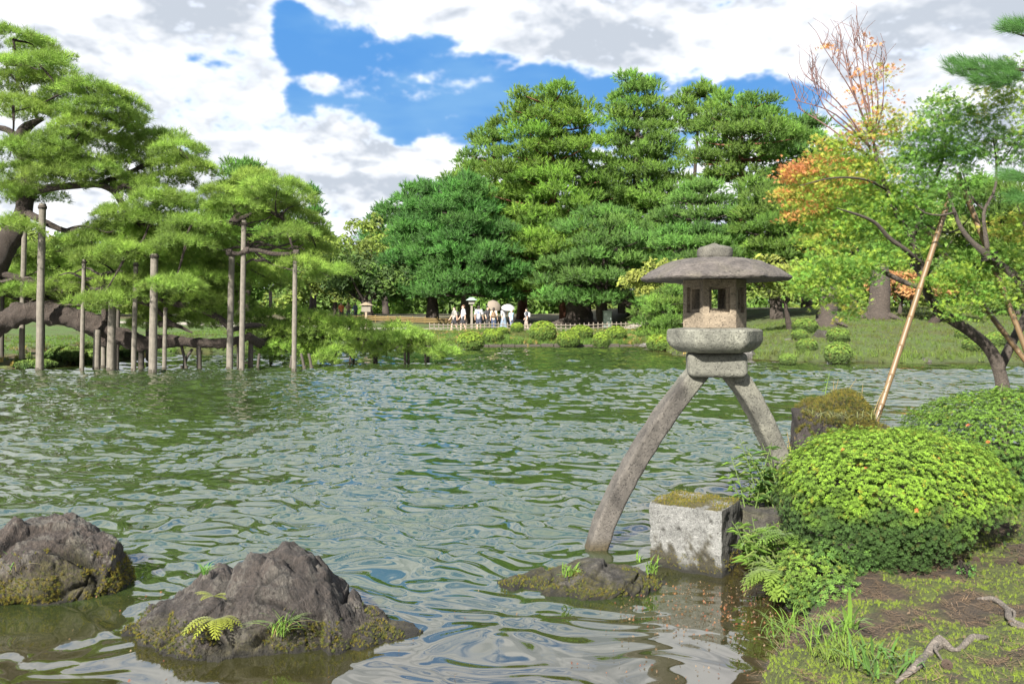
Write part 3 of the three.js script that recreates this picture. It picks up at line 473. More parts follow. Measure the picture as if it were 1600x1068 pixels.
// ---------------------------------------------------------------- the great propped pine over the water
{
  const D = 30.5, r = rng(505), root = at(-30, 520, D); root.y = 0.3;
  const o = thing('propped_pine', 'huge spreading old pine on the left held up by wooden posts over the water', 'pine tree', root), loc = shifted(o);
  const joints = [], limb = (name, pts, radii, opt = {}) => { for (let i = 0; i < pts.length - 1; i++) for (let t = 0; t < 1; t += 0.25) { const [x, y, q = 0] = pts[i], [X, Y, Q = 0] = pts[i + 1]; joints.push(at(lerp(x, X, t), lerp(y, Y, t), D + lerp(q, Q, t))); } return part(name, tube(pts.map(([x, y, q = 0]) => loc(at(x, y, D + q))), radii, { around: 10, step: 0.18, rough: 0.2, seed: pts[0][0], ...opt }), M.bark, o); };
  limb('trunk', [[-70, 560], [-40, 540], [-12, 512], [12, 499], [45, 489], [85, 492], [118, 496], [150, 508], [185, 525], [222, 536], [262, 533], [300, 535], [345, 535], [372, 531], [392, 522]], [0.6, 0.52, 0.46, 0.42, 0.42, 0.39, 0.35, 0.38, 0.33, 0.28, 0.24, 0.2, 0.2, 0.17, 0.14, 0.08], { around: 22, step: 0.07, rough: 0.34 });
  limb('trunk', [[-60, 470, 1], [-25, 430, 1], [2, 392, 1], [18, 370, 1], [34, 338, 1], [42, 300, 1], [40, 255, 1], [28, 225, 1], [40, 200, 1], [66, 185, 1]], [0.62, 0.52, 0.44, 0.4, 0.32, 0.26, 0.24, 0.24, 0.2, 0.08], { around: 14 });
  limb('limb', [[164, 540], [167, 505], [166, 470], [163, 450], [170, 436], [186, 430]], [0.2, 0.19, 0.18, 0.22, 0.3, 0.18]);
  limb('burl', [[163, 443], [175, 437], [188, 432], [196, 436]], [0.22, 0.34, 0.3, 0.16]);
  limb('limb', [[182, 436], [215, 454], [245, 465], [272, 473], [322, 487], [350, 503], [363, 520]], [0.16, 0.13, 0.12, 0.12, 0.11, 0.13, 0.07]);
  limb('limb', [[182, 440], [205, 464], [238, 478], [262, 500], [285, 512]], [0.13, 0.1, 0.09, 0.06, 0.03]);
  limb('limb', [[-30, 420, 1], [0, 427, 1], [50, 441, 1], [105, 454, 1], [140, 462, 1], [172, 470, 1]], [0.16, 0.13, 0.12, 0.11, 0.1, 0.06]);
  limb('limb', [[-20, 448, 2], [25, 447, 2], [55, 456, 2], [95, 455, 2], [135, 460, 2]], [0.24, 0.2, 0.2, 0.15, 0.08]);
  limb('limb', [[0, 455, 2], [40, 470, 2], [90, 478, 2], [125, 472, 2], [155, 476, 2]], [0.1, 0.09, 0.09, 0.07, 0.05]);
  limb('limb', [[38, 330, 1], [75, 350, 0], [102, 360, 0], [135, 359, 0]], [0.15, 0.12, 0.1, 0.06]);
  limb('limb', [[28, 215, 1], [10, 202, 1], [-20, 198, 1]], [0.16, 0.12, 0.1]);
  limb('limb', [[42, 262, 1], [90, 250, 0], [140, 215, 0], [200, 190, 0]], [0.16, 0.11, 0.09, 0.04]);
  limb('limb', [[40, 300, 1], [95, 292, 0], [150, 288, 0], [178, 300, -0.5], [192, 322, -0.5], [205, 335, -0.5]], [0.18, 0.13, 0.11, 0.12, 0.12, 0.06]);
  limb('limb', [[178, 300, -0.5], [195, 290, -0.5], [210, 296, -0.5], [214, 310, -0.5]], [0.11, 0.1, 0.07, 0.04]);
  limb('limb', [[150, 288], [200, 270, 0.5], [250, 250, 0.5], [300, 265, 0.5]], [0.1, 0.09, 0.07, 0.03]);
  limb('limb', [[192, 322, -0.5], [240, 362], [290, 355], [345, 352], [368, 345], [400, 330]], [0.12, 0.12, 0.11, 0.11, 0.13, 0.05]);
  limb('limb', [[358, 352], [385, 325], [420, 330], [446, 345], [462, 370]], [0.12, 0.09, 0.07, 0.06, 0.03]);
  limb('limb', [[368, 345], [375, 305], [400, 290]], [0.1, 0.07, 0.03]);
  limb('limb', [[385, 365], [392, 380], [398, 392], [420, 410], [470, 425]], [0.06, 0.05, 0.05, 0.04, 0.02]);
  limb('limb', [[388, 525], [405, 535, 1], [430, 530, 2], [480, 525, 3], [540, 528, 3.5], [600, 536, 3.5], [660, 538, 3.5]], [0.14, 0.2, 0.14, 0.12, 0.09, 0.08, 0.05]);
  limb('limb', [[362, 515], [395, 508, 1], [440, 515, 2], [500, 518, 3]], [0.09, 0.1, 0.08, 0.04]);
  limb('limb', [[248, 506], [262, 506], [280, 510], [300, 520]], [0.12, 0.1, 0.07, 0.03]);
  const pads = [[20, 62, 42, 16], [62, 72, 34, 14], [95, 92, 24, 12], [8, 100, 40, 17], [60, 100, 42, 16], [92, 122, 26, 14], [35, 132, 55, 18], [95, 145, 30, 14], [20, 165, 45, 16], [70, 172, 45, 16],
    [135, 136, 34, 12], [168, 150, 36, 14], [150, 168, 45, 14], [200, 166, 26, 12], [208, 184, 22, 10], [175, 190, 36, 12], [130, 196, 40, 12], [110, 215, 42, 15], [160, 222, 40, 12],
    [232, 206, 26, 11], [255, 216, 34, 13], [280, 232, 34, 13], [312, 262, 26, 9], [285, 256, 36, 12], [238, 240, 42, 14], [262, 278, 36, 12], [212, 222, 26, 10],
    [15, 235, 44, 16], [70, 232, 46, 16], [115, 250, 46, 16], [40, 268, 46, 16], [90, 275, 48, 16], [150, 265, 44, 15], [200, 255, 36, 13], [10, 298, 42, 15], [60, 302, 36, 13], [190, 280, 32, 10], [225, 292, 40, 13],
    [245, 310, 42, 15], [195, 332, 44, 16], [280, 325, 42, 16], [235, 345, 50, 17], [300, 350, 40, 16], [185, 360, 46, 16], [150, 378, 40, 15], [240, 372, 50, 16], [290, 380, 44, 15], [200, 392, 46, 15], [150, 400, 36, 13], [325, 385, 34, 14], [335, 360, 30, 14],
    [400, 282, 40, 14], [372, 296, 40, 14], [432, 290, 40, 14], [462, 312, 28, 14], [408, 308, 46, 15], [445, 330, 36, 15], [365, 322, 38, 13], [472, 345, 26, 15], [340, 300, 26, 10], [485, 368, 30, 16], [450, 362, 34, 14], [495, 395, 30, 15], [470, 410, 30, 13], [415, 345, 30, 12],
    [95, 415, 52, 17, 3], [50, 395, 38, 14, 2], [130, 438, 48, 15, 3], [300, 432, 50, 18, 2], [335, 420, 36, 16, 2], [262, 425, 40, 15, 2], [285, 458, 52, 15, 2], [335, 455, 34, 15, 2], [35, 430, 38, 13, 3], [205, 425, 40, 14, 2], [330, 480, 32, 12, 1], [235, 455, 34, 12, 3], [20, 350, 30, 13], [110, 385, 30, 12, 2],
    [60, 440, 46, 15, 3], [170, 420, 40, 14, 2], [240, 400, 40, 14, 1], [365, 440, 30, 14, 2], [370, 470, 28, 14, 2], [300, 405, 44, 15, 1], [350, 408, 34, 14, 1], [15, 395, 34, 14, 3], [10, 470, 34, 12, 4], [110, 465, 44, 12, 4], [250, 485, 40, 12, 4], [160, 450, 40, 12, 4], [390, 420, 34, 14, 3], [440, 440, 30, 12, 3], [455, 395, 34, 14, 1], [515, 425, 26, 11, 1],
    [95, 450, 44, 14, -1], [150, 470, 34, 11, -1], [205, 462, 36, 12, -0.8], [270, 445, 40, 14, -0.5], [315, 465, 34, 12, -0.5], [345, 500, 28, 11, 0], [300, 500, 30, 10, 1], [235, 505, 28, 9, 2], [40, 452, 34, 12, 3], [205, 440, 36, 12, 1],
    [405, 494, 32, 13, 2], [438, 492, 40, 15, 3], [478, 496, 42, 15, 3], [512, 503, 38, 14, 3.5], [545, 508, 34, 13, 3.5], [425, 515, 42, 15, 2], [470, 520, 44, 16, 2.5], [515, 524, 40, 15, 3], [556, 522, 34, 13, 3.5], [440, 540, 36, 13, 2], [485, 545, 40, 13, 2.5], [525, 548, 32, 12, 3], [565, 545, 28, 12, 3.5], [420, 552, 22, 9, 2], [500, 562, 26, 9, 2.5],
    [618, 512, 26, 10, 3.5], [640, 522, 32, 12, 3.5], [605, 528, 30, 12, 3.5], [590, 546, 24, 10, 3.5], [632, 540, 30, 11, 3.5], [665, 536, 30, 11, 3.5], [690, 545, 24, 9, 3.5], [668, 550, 22, 8, 3.5], [710, 548, 12, 6, 3.5]];
  for (let i = 0; i < 46; i++) { const low = joints.filter((p) => { const y = 490 - (p.y - EYE) / -p.z * F; return y > 340 && y < 480; }), s = low[Math.floor(r() * low.length)], sg = r() < 0.6 ? 1 : -1, L = 0.9 + 1.6 * r(), p = [s]; for (let k = 1; k < 6; k++) p.push(p[k - 1].clone().add(V(sg * L / 5 * (0.6 + 0.6 * r()), (r() - 0.52) * 0.34, (r() - 0.5) * 0.4))); part('branch', tube(p.map(loc), [0.05 + 0.03 * r(), 0.045, 0.035, 0.02], { around: 6, step: 0.15, rough: 0.25, cap: false }), M.darkBark, o); }
  for (const [x, y, rx, ry, q = 0] of pads) {
    const S = new Scatter(), k = 0.88 + 0.34 * r(), yel = r() * 0.35, low = y > 475 && x > 380, col = RGB((0.108 + 0.035 * yel) * k, 0.188 * k, 0.03 * k), dz = q + (low ? (r() - 0.5) * 1.2 : (r() - 0.5) * 4);
    const c = at(x, y, D + dz), w = px2m(rx, D + dz), h = px2m(ry, D + dz);
    const dens = low ? 6.5 : y < 300 ? 7 : 7.5;
    if (low) col.multiplyScalar(1.3);
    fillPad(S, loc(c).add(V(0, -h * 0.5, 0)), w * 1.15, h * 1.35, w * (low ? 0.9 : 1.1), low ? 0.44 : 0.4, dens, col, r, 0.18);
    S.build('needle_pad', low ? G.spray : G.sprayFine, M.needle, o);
    const near = joints.reduce((m, p) => (p.distanceTo(c) < m.distanceTo(c) ? p : m), joints[0]), len = near.distanceTo(c);
    if (len > 0.4 && len < 5) part('twig', tube([near, near.clone().lerp(c, 0.5).add(V((r() - 0.5) * 0.3 * len, -0.06 * len + (r() - 0.5) * 0.2, (r() - 0.5) * 0.3)), c.clone().add(V(0, -h * 0.6, 0))].map(loc), [0.035 + 0.012 * len, 0.03, 0.015], { around: 6, step: 0.25, rough: 0.2, cap: false }), M.bark, o);
    joints.push(c);
  }
}
// wooden posts that carry it: each is lashed near the top
function prop(name, label, x0, y0, x1, y1, w, d, group, category = 'post') {
  const b = at(x1, y1, d), t = at(x0, y0, d), foot = V(b.x, Math.min(b.y, 0.02) - 0.5, b.z), o = thing(name, label, category, V(b.x, 0, b.z), group), loc = shifted(o), R = px2m(w / 2, d);
  part('shaft', tube([foot, b.clone().lerp(t, 0.35), b.clone().lerp(t, 0.7), t].map(loc), [R * 1.06, R, R * 0.97, R * 0.93], { around: 10, step: 0.3, rough: 0.05, seed: x0 }), y1 - y0 < 50 || w < 6.2 ? M.oldPost : M.post, o);
  part('wet_foot', tube([V(b.x, -0.1, b.z), V(b.x, 0.14, b.z)].map(loc), [R * 1.1, R * 1.08], { around: 10, step: 0.1, rough: 0.05, seed: x0 }), mat(RGB(0.04, 0.034, 0.024)), o);
  if (y1 - y0 > 60) part('lashing', tube([b.clone().lerp(t, 0.965), b.clone().lerp(t, 0.985)].map(loc), [R * 1.2, R * 1.2], { around: 10, step: 0.05 }), M.darkBark, o);
  return o;
}
{
  const L = [
    [66, 318, 61, 546, 11, 29.6, 'tall dark post with mossy bands strapped to the thick low trunk'], [38, 352, 33, 535, 8, 31.5, 'pale post at the far left behind the thick low trunk'], [131, 405, 127, 575, 6.5, 29.4, 'slim post passing in front of the bend of the thick trunk'],
    [176, 455, 172, 576, 12, 29.6, 'stout squat post bearing the knobbed burl'], [241, 396, 238, 584, 12, 28.6, 'stoutest tall post, standing furthest out in the water by the trunk'], [212, 410, 208, 579, 7.5, 29.2, 'slim tall post just left of the stoutest tall post'],
    [381, 344, 377, 579, 8.5, 29.2, 'tallest post under the right crown, carrying the middle of the crossbeam'], [362, 394, 358, 574, 10, 30, 'post under the left end of the wavy crossbeam'], [461, 400, 459, 581, 7.5, 29, 'lone post under the right end of the wavy crossbeam'],
    [258, 480, 256, 577, 6.5, 29.8, 'short dark post right behind the stoutest tall post'], [152, 515, 150, 574, 11, 29.9, 'thick stub post strapped under the trunk left of the burl'], [185, 470, 182, 573, 6, 30.6, 'thin shaded post right behind the burl post'], [220, 540, 220, 570, 9, 30.6, 'short brown stub under the trunk between two tall posts'],
    [310, 540, 311, 571, 8, 30.4, 'short stub with round cap under the sagging end of the trunk'], [372, 530, 373, 574, 6, 30.6, 'thin stub between the two crossbeam posts'], [392, 525, 391, 572, 8, 31, 'stub holding the shaggy end of the trunk'], [422, 452, 423, 500, 5.5, 36, 'far grey post showing above the low pine foliage'],
    [162, 480, 161, 573, 7, 31, 'dark upright post hidden behind the burl trunk'], [5, 350, 2, 540, 6, 32, 'pale post at the very edge of the picture left'], [68, 450, 66, 540, 6, 33.5, 'short shaded post behind the mossy banded post'], [228, 436, 230, 500, 5, 36, 'small distant post seen over the trunk']];
  for (const [x0, y0, x1, y1, w, d, label] of L) prop('support_post', label, x0, y0, x1, y1, w, d);
  const S = [[283, 540, 291, 571, 4.5, 30.6], [300, 545, 284, 570, 4.5, 30.7], [548, 540, 547, 568, 4, 33.6], [553, 541, 552, 569, 4, 33.9], [584, 548, 585, 565, 3.6, 34.4], [589, 548, 588, 565, 3.6, 34.7], [632, 545, 633, 566, 4, 34.2], [638, 546, 638, 566, 4, 34.4], [664, 548, 665, 565, 3.6, 34.4], [669, 549, 669, 566, 3.6, 34.6], [405, 552, 402, 577, 4.5, 30.4], [470, 552, 476, 575, 4.5, 30.6], [482, 552, 487, 573, 4.5, 30.8], [456, 556, 454, 573, 4.5, 31.2]];
  const SL = ['slanted prop leaning right under the sagging end of the thick trunk', 'slanted prop leaning left that crosses another under the sagging trunk', 'front prop of the pair midway along the low pine boughs', 'rear prop of the pair midway along the low pine boughs', 'front prop of the short pair right of the midway pair', 'rear prop of the short pair right of the midway pair', 'front prop of the pair under the separate low bough tip', 'rear prop of the pair under the separate low bough tip', 'left prop of the last pair near the bough end', 'right prop of the last pair near the bough end', 'leaning prop just right of the tallest crossbeam post', 'prop leaning right behind the lone right post', 'second prop leaning right beyond the lone right post', 'prop half hidden behind the foot of the lone right post'];
  S.forEach(([x0, y0, x1, y1, w, d], i) => prop('low_prop', SL[i], x0, y0, x1, y1, w, d, 'short props under the low pine boughs', 'prop'));
  const p = [[358, 394], [372, 396], [385, 391], [400, 391], [425, 396], [448, 397], [463, 395]].map(([x, y]) => at(x, y, 29.1)), o = thing('crossbeam', 'wavy natural timber crossbeam lying on three posts under the pine', 'beam', p[0]);
  part('log', tube(p.map(shifted(o)), [0.09, 0.075, 0.085, 0.07, 0.075, 0.075, 0.1], { around: 9, step: 0.1, rough: 0.15 }), M.bark, o);
  for (const k of [0, 2, 6]) part('lashing', tube([p[k].clone().add(V(-0.09, 0, 0)), p[k].clone().add(V(0.09, 0, 0))].map(shifted(o)), [0.12, 0.12], { around: 9, step: 0.1 }), M.darkBark, o);
}
// ---------------------------------------------------------------- stone lantern
const stoneTint = (base, { moss = 0, seed = 0, top = 0 } = {}) => (x, y, z, nx, ny, nz) => { const n = fbm(x * 3 + seed, y * 3, z * 3, 4), k = 0.84 + 0.4 * n + 0.25 * n3(x * 9, y * 1.6, z * 9); let c = base.map((v) => v * k); if (top) c = mixc(c, [0.42, 0.36, 0.38], top * smoothstep(ny, 0.3, 0.9) * smoothstep(n, -0.5, 0.3)); if (moss) c = mixc(c, [0.3, 0.3, 0.08], moss * smoothstep(n + ny * 0.3, 0.1, 0.5)); return c; };
function paint(g, fn, world = V(0, 0, 0)) { const p = g.attributes.position, n = g.attributes.normal, c = []; for (let i = 0; i < p.count; i++) c.push(...fn(p.getX(i) + world.x, p.getY(i) + world.y, p.getZ(i) + world.z, n.getX(i), n.getY(i), n.getZ(i))); g.setAttribute('color', new THREE.Float32BufferAttribute(c, 3)); return g; }
function hexLoft(rings, { round = 0.06, chip = 0.004, N = 120, seed = 0 } = {}) {        // rings of [corner radius, height, roundness]
  const pos = [], uv = [], idx = []; let run = 0;
  rings.forEach(([R, y, k = round], i) => {
    if (i) run += Math.hypot(R - rings[i - 1][0], y - rings[i - 1][1]);
    for (let j = 0; j <= N; j++) {
      const a = (j % N) / N * 6.283185, q = ((a + Math.PI / 6 + 20 * Math.PI) % (Math.PI / 3)) - Math.PI / 6, hex = Math.cos(Math.PI / 6) / Math.cos(((a % (Math.PI / 3)) + Math.PI / 3) % (Math.PI / 3) - Math.PI / 6), r = R * lerp(Math.min(hex, 1 - round * 0.6), 0.96, k) ;
      const x = Math.cos(a) * r, z = Math.sin(a) * r, e = chip * (n3(x * 6 + seed, y * 6, z * 6) + 0.6 * n3(x * 17 + seed, y * 17, z * 17));
      pos.push(x + Math.cos(a) * e, y + e * 0.6, z + Math.sin(a) * e); uv.push(a * 0.4, run);
    }
  });
  for (let i = 0; i < rings.length - 1; i++) for (let j = 0; j < N; j++) { const a = i * (N + 1) + j; idx.push(a, a + N + 1, a + 1, a + 1, a + N + 1, a + N + 2); }
  const g = new THREE.BufferGeometry(); g.setAttribute('position', new THREE.Float32BufferAttribute(pos, 3)); g.setAttribute('uv', new THREE.Float32BufferAttribute(uv, 2)); g.setIndex(idx); return toCreasedNormals(g, 0.42);
}
{
  const D = 7.4, m = (px) => px2m(px, D), Y = (y) => EYE - (y - HORIZON) / F * D, c = at(1117, 600, D), o = thing('stone_lantern', 'two legged granite garden lantern with wide hexagonal cap, one leg in the water', 'stone lantern', V(c.x, 0, c.z)), loc = shifted(o);
  const put = (name, g, tint, ry) => { const q = part(name, paint(g, tint), M.granite, o); if (ry) q.rotation.y = ry * Math.PI / 180; return q; };
  const face = 0; // a flat side looks along +z when corners lie on +-x
  // cap: thick lip, domed top; the corners keep a faint ridge
  const R = m(119), lip = Y(437), cap = [[0.2, lip + 0.012], [0.45, lip - 0.002], [R * 0.965, lip - 0.012], [R * 0.99, lip], [R, lip + 0.012], [R * 0.992, lip + 0.026]];
  for (let i = 1; i <= 14; i++) { const t = i / 14; cap.push([R * lerp(0.985, 0.36, t), lip + 0.03 + (Y(404) - lip - 0.03) * Math.pow(Math.sin(t * Math.PI / 2), 0.92), 0.1 + 0.75 * t * t]); }
  cap.push([R * 0.2, Y(403.4), 1], [0.001, Y(403.2), 1]);
  put('cap', hexLoft(cap, { chip: 0.006, seed: 3 }), stoneTint([0.5, 0.445, 0.435], { top: 0.35, moss: 0.16, seed: 4 }), -13.7);
  // jewel
  const jr = m(28.5); put('jewel', hexLoft([[jr * 0.9, Y(405), 1], [jr * 0.99, Y(400), 1], [jr, Y(394), 1], [jr * 0.97, Y(389), 1], [jr * 0.84, Y(386), 1], [jr * 0.55, Y(384), 1], [jr * 0.28, Y(382.3), 1], [jr * 0.12, Y(380), 1], [0.001, Y(379), 1]], { chip: 0.003, N: 64, seed: 5 }), stoneTint([0.62, 0.6, 0.55], { moss: 0.2, seed: 9 }));
  // fire box: six walls, each a frame with a recessed panel and a window
  const fr = m(49), fh = Y(438) - Y(511), wall = fr, ap = fr * Math.cos(Math.PI / 6), pieces = [];
  const rectHole = (x0, y0, x1, y1) => { const p = new THREE.Path(); p.moveTo(x0, y0); p.lineTo(x0, y1); p.lineTo(x1, y1); p.lineTo(x1, y0); p.closePath(); return p; };
  const slab = (w, hole, depth, front) => { const s = new THREE.Shape(); s.moveTo(-w / 2, 0); s.lineTo(w / 2, 0); s.lineTo(w / 2, fh); s.lineTo(-w / 2, fh); s.closePath(); s.holes.push(rectHole(...hole)); const g = new THREE.ExtrudeGeometry(s, { depth, bevelEnabled: true, bevelSize: 0.004, bevelThickness: 0.004, bevelSegments: 2 }); return g.translate(0, 0, front - depth - 0.004); };
  for (let i = 0; i < 6; i++) {
    const w = wall * 0.985, outer = slab(w, [-w * 0.33, fh * 0.3, w * 0.33, fh * 0.86], 0.028, ap), inner = slab(w * 0.9, [-w * 0.24, fh * 0.38, w * 0.24, fh * 0.82], 0.035, ap - 0.034);
    for (const g of [outer, inner]) pieces.push(g.rotateY(i * Math.PI / 3));
  }
  for (const y of [0.004, fh - 0.01]) pieces.push(new THREE.CylinderGeometry(ap * 0.93, ap * 0.93, 0.016, 6).toNonIndexed().translate(0, y, 0));
  const fire = boxUV(mergeGeometries(pieces.map((g) => { const q = g.index ? g.toNonIndexed() : g; q.deleteAttribute('uv'); return q; }))); fire.translate(0, Y(511), 0);
  put('firebox', fire, stoneTint([1.15, 0.95, 0.74], { moss: 0.1, seed: 14 }), -3.7);
  // middle platform
  const pr = m(75.5); put('platform', hexLoft([[0.05, Y(511.5)], [pr * 0.66, Y(511.5), 0.05], [pr * 0.97, Y(514), 0.03], [pr, Y(516.5), 0.03], [pr, Y(531), 0.03], [pr * 0.985, Y(534), 0.03], [pr * 0.93, Y(540), 0.05], [pr * 0.83, Y(546), 0.08], [pr * 0.72, Y(549.5), 0.12], [0.05, Y(550)]], { chip: 0.004, round: 0.03, seed: 8 }), stoneTint([0.86, 0.88, 0.8], { moss: 0.08, seed: 20 }), -4.7);
  // saddle block on the legs
  const blk = boxUV(new RoundedBoxGeometry(m(90), Y(549) - Y(588), 0.36, 5, 0.055)); const ps = blk.attributes.position; for (let i = 0; i < ps.count; i++) { const x = ps.getX(i), y = ps.getY(i), z = ps.getZ(i), e = 0.003 * n3(x * 14, y * 14, z * 14); ps.setXYZ(i, x + e, y + e, z + e); }
  const bq = put('saddle_block', blk.translate(m(2), (Y(549) + Y(588)) / 2, 0), stoneTint([0.72, 0.73, 0.66], { moss: 0.06, seed: 22 }), -8);
  // two curved legs
  const leg = (pts, w, dpt, tint) => { const v = pts.map(([x, y, d]) => loc(at(x, y, d))); const plane = V(0.2, 0, 1).normalize(); return put('leg', sweep(v, () => roundRect(w, dpt, 0.03, 3), plane, 0.03, 0.004), tint); };
  const dark = stoneTint([0.44, 0.405, 0.385], { seed: 30 }), pale = stoneTint([0.7, 0.7, 0.63], { seed: 31, moss: 0.08 });
leg([[1104, 566, 7.42], [1087, 586, 7.42], [1055, 626, 7.4], [1020, 676, 7.37], [985, 734, 7.33], [959, 783, 7.3], [943, 820, 7.28], [933, 852, 7.26], [921, 900, 7.24], [912, 950, 7.22]], 0.172, 0.185, (x, y, z, nx, ny, nz) => { const t = smoothstep(y + 0.25 * n3(x * 2, y * 2, z * 2), 1.15, 1.4); let c = mixc(dark(x, y, z, nx, ny, nz), pale(x, y, z, nx, ny, nz), t); return mixc([0.22, 0.17, 0.08], c, smoothstep(y, 0.02, 0.12)); });
  leg([[1132, 566, 7.42], [1148, 586, 7.42], [1170, 618, 7.44], [1190, 655, 7.47], [1208, 695, 7.5], [1219, 724, 7.52], [1232, 770, 7.54]], 0.17, 0.185, pale);
}

// ---------------------------------------------------------------- rocks
const rockTint = ({ base = [0.098, 0.08, 0.068], moss = 0.5, mossLine = 0.14, lichen = 0.5, seed = 0, mossTop = 0 }) => (x, y, z, nx, ny, nz) => {
  const n = fbm(x * 2.2 + seed, y * 2.2, z * 2.2, 4), f = fbm(x * 11 + seed, y * 11, z * 11, 3), f2 = n3(x * 38, y * 38, z * 38), pit = n3(x * 60, y * 60, z * 60) * 0.5 + n3b(x * 90, y * 90, z * 90) * 0.4;
  let c = base.map((v, i) => v * (1 + 0.55 * n + 0.5 * f + 0.45 * pit) * (i ? 1 : 1.02));
  c = mixc(c, [0.29, 0.27, 0.23], lichen * smoothstep(n3(x * 5 + 7, y * 5, z * 5 + seed) + 0.5 * f + 0.5 * f2, 0.2, 0.55));
  const line = mossLine * (1 + 0.8 * n3(x * 2.3, 8, z * 2.3 + seed)), mm = Math.max(1 - smoothstep(y + 0.05 * f, line * 0.6, line * 1.5), mossTop * smoothstep(ny + n * 0.6 + 0.2 * f, 0.7, 1.0));
  c = mixc(c, mixc([0.075, 0.075, 0.014], [0.2, 0.17, 0.03], f * 0.9 + 0.45), moss * mm * smoothstep(f2 + 0.4 * f, -0.75, 0.1));
  return mixc([0.03, 0.026, 0.016], c, smoothstep(y + 0.03 * f, 0.0, 0.085));
};
const cellH = (i, j, k, s) => { let h = Math.imul(i, 374761393) ^ Math.imul(j, 668265263) ^ Math.imul(k, 1274126177) ^ Math.imul(s, 961748927); h = Math.imul(h ^ (h >>> 13), 1274126177); return ((h ^ (h >>> 16)) >>> 0) / 4294967296; };
function cells(x, y, z) { const ix = Math.floor(x), iy = Math.floor(y), iz = Math.floor(z); let a = 9, b = 9, id = 0, tilt = 0; for (let i = -1; i < 2; i++) for (let j = -1; j < 2; j++) for (let k = -1; k < 2; k++) { const X = ix + i, Y = iy + j, Z = iz + k, q = Math.hypot(X + cellH(X, Y, Z, 1) - x, Y + cellH(X, Y, Z, 2) - y, Z + cellH(X, Y, Z, 3) - z); if (q < a) { b = a; a = q; id = cellH(X, Y, Z, 4); tilt = (X + cellH(X, Y, Z, 1) - x) * (cellH(X, Y, Z, 5) - 0.5) + (Y + cellH(X, Y, Z, 2) - y) * (cellH(X, Y, Z, 6) - 0.5) + (Z + cellH(X, Y, Z, 3) - z) * (cellH(X, Y, Z, 7) - 0.5); } else if (q < b) b = q; } return [a, b, id, tilt]; }
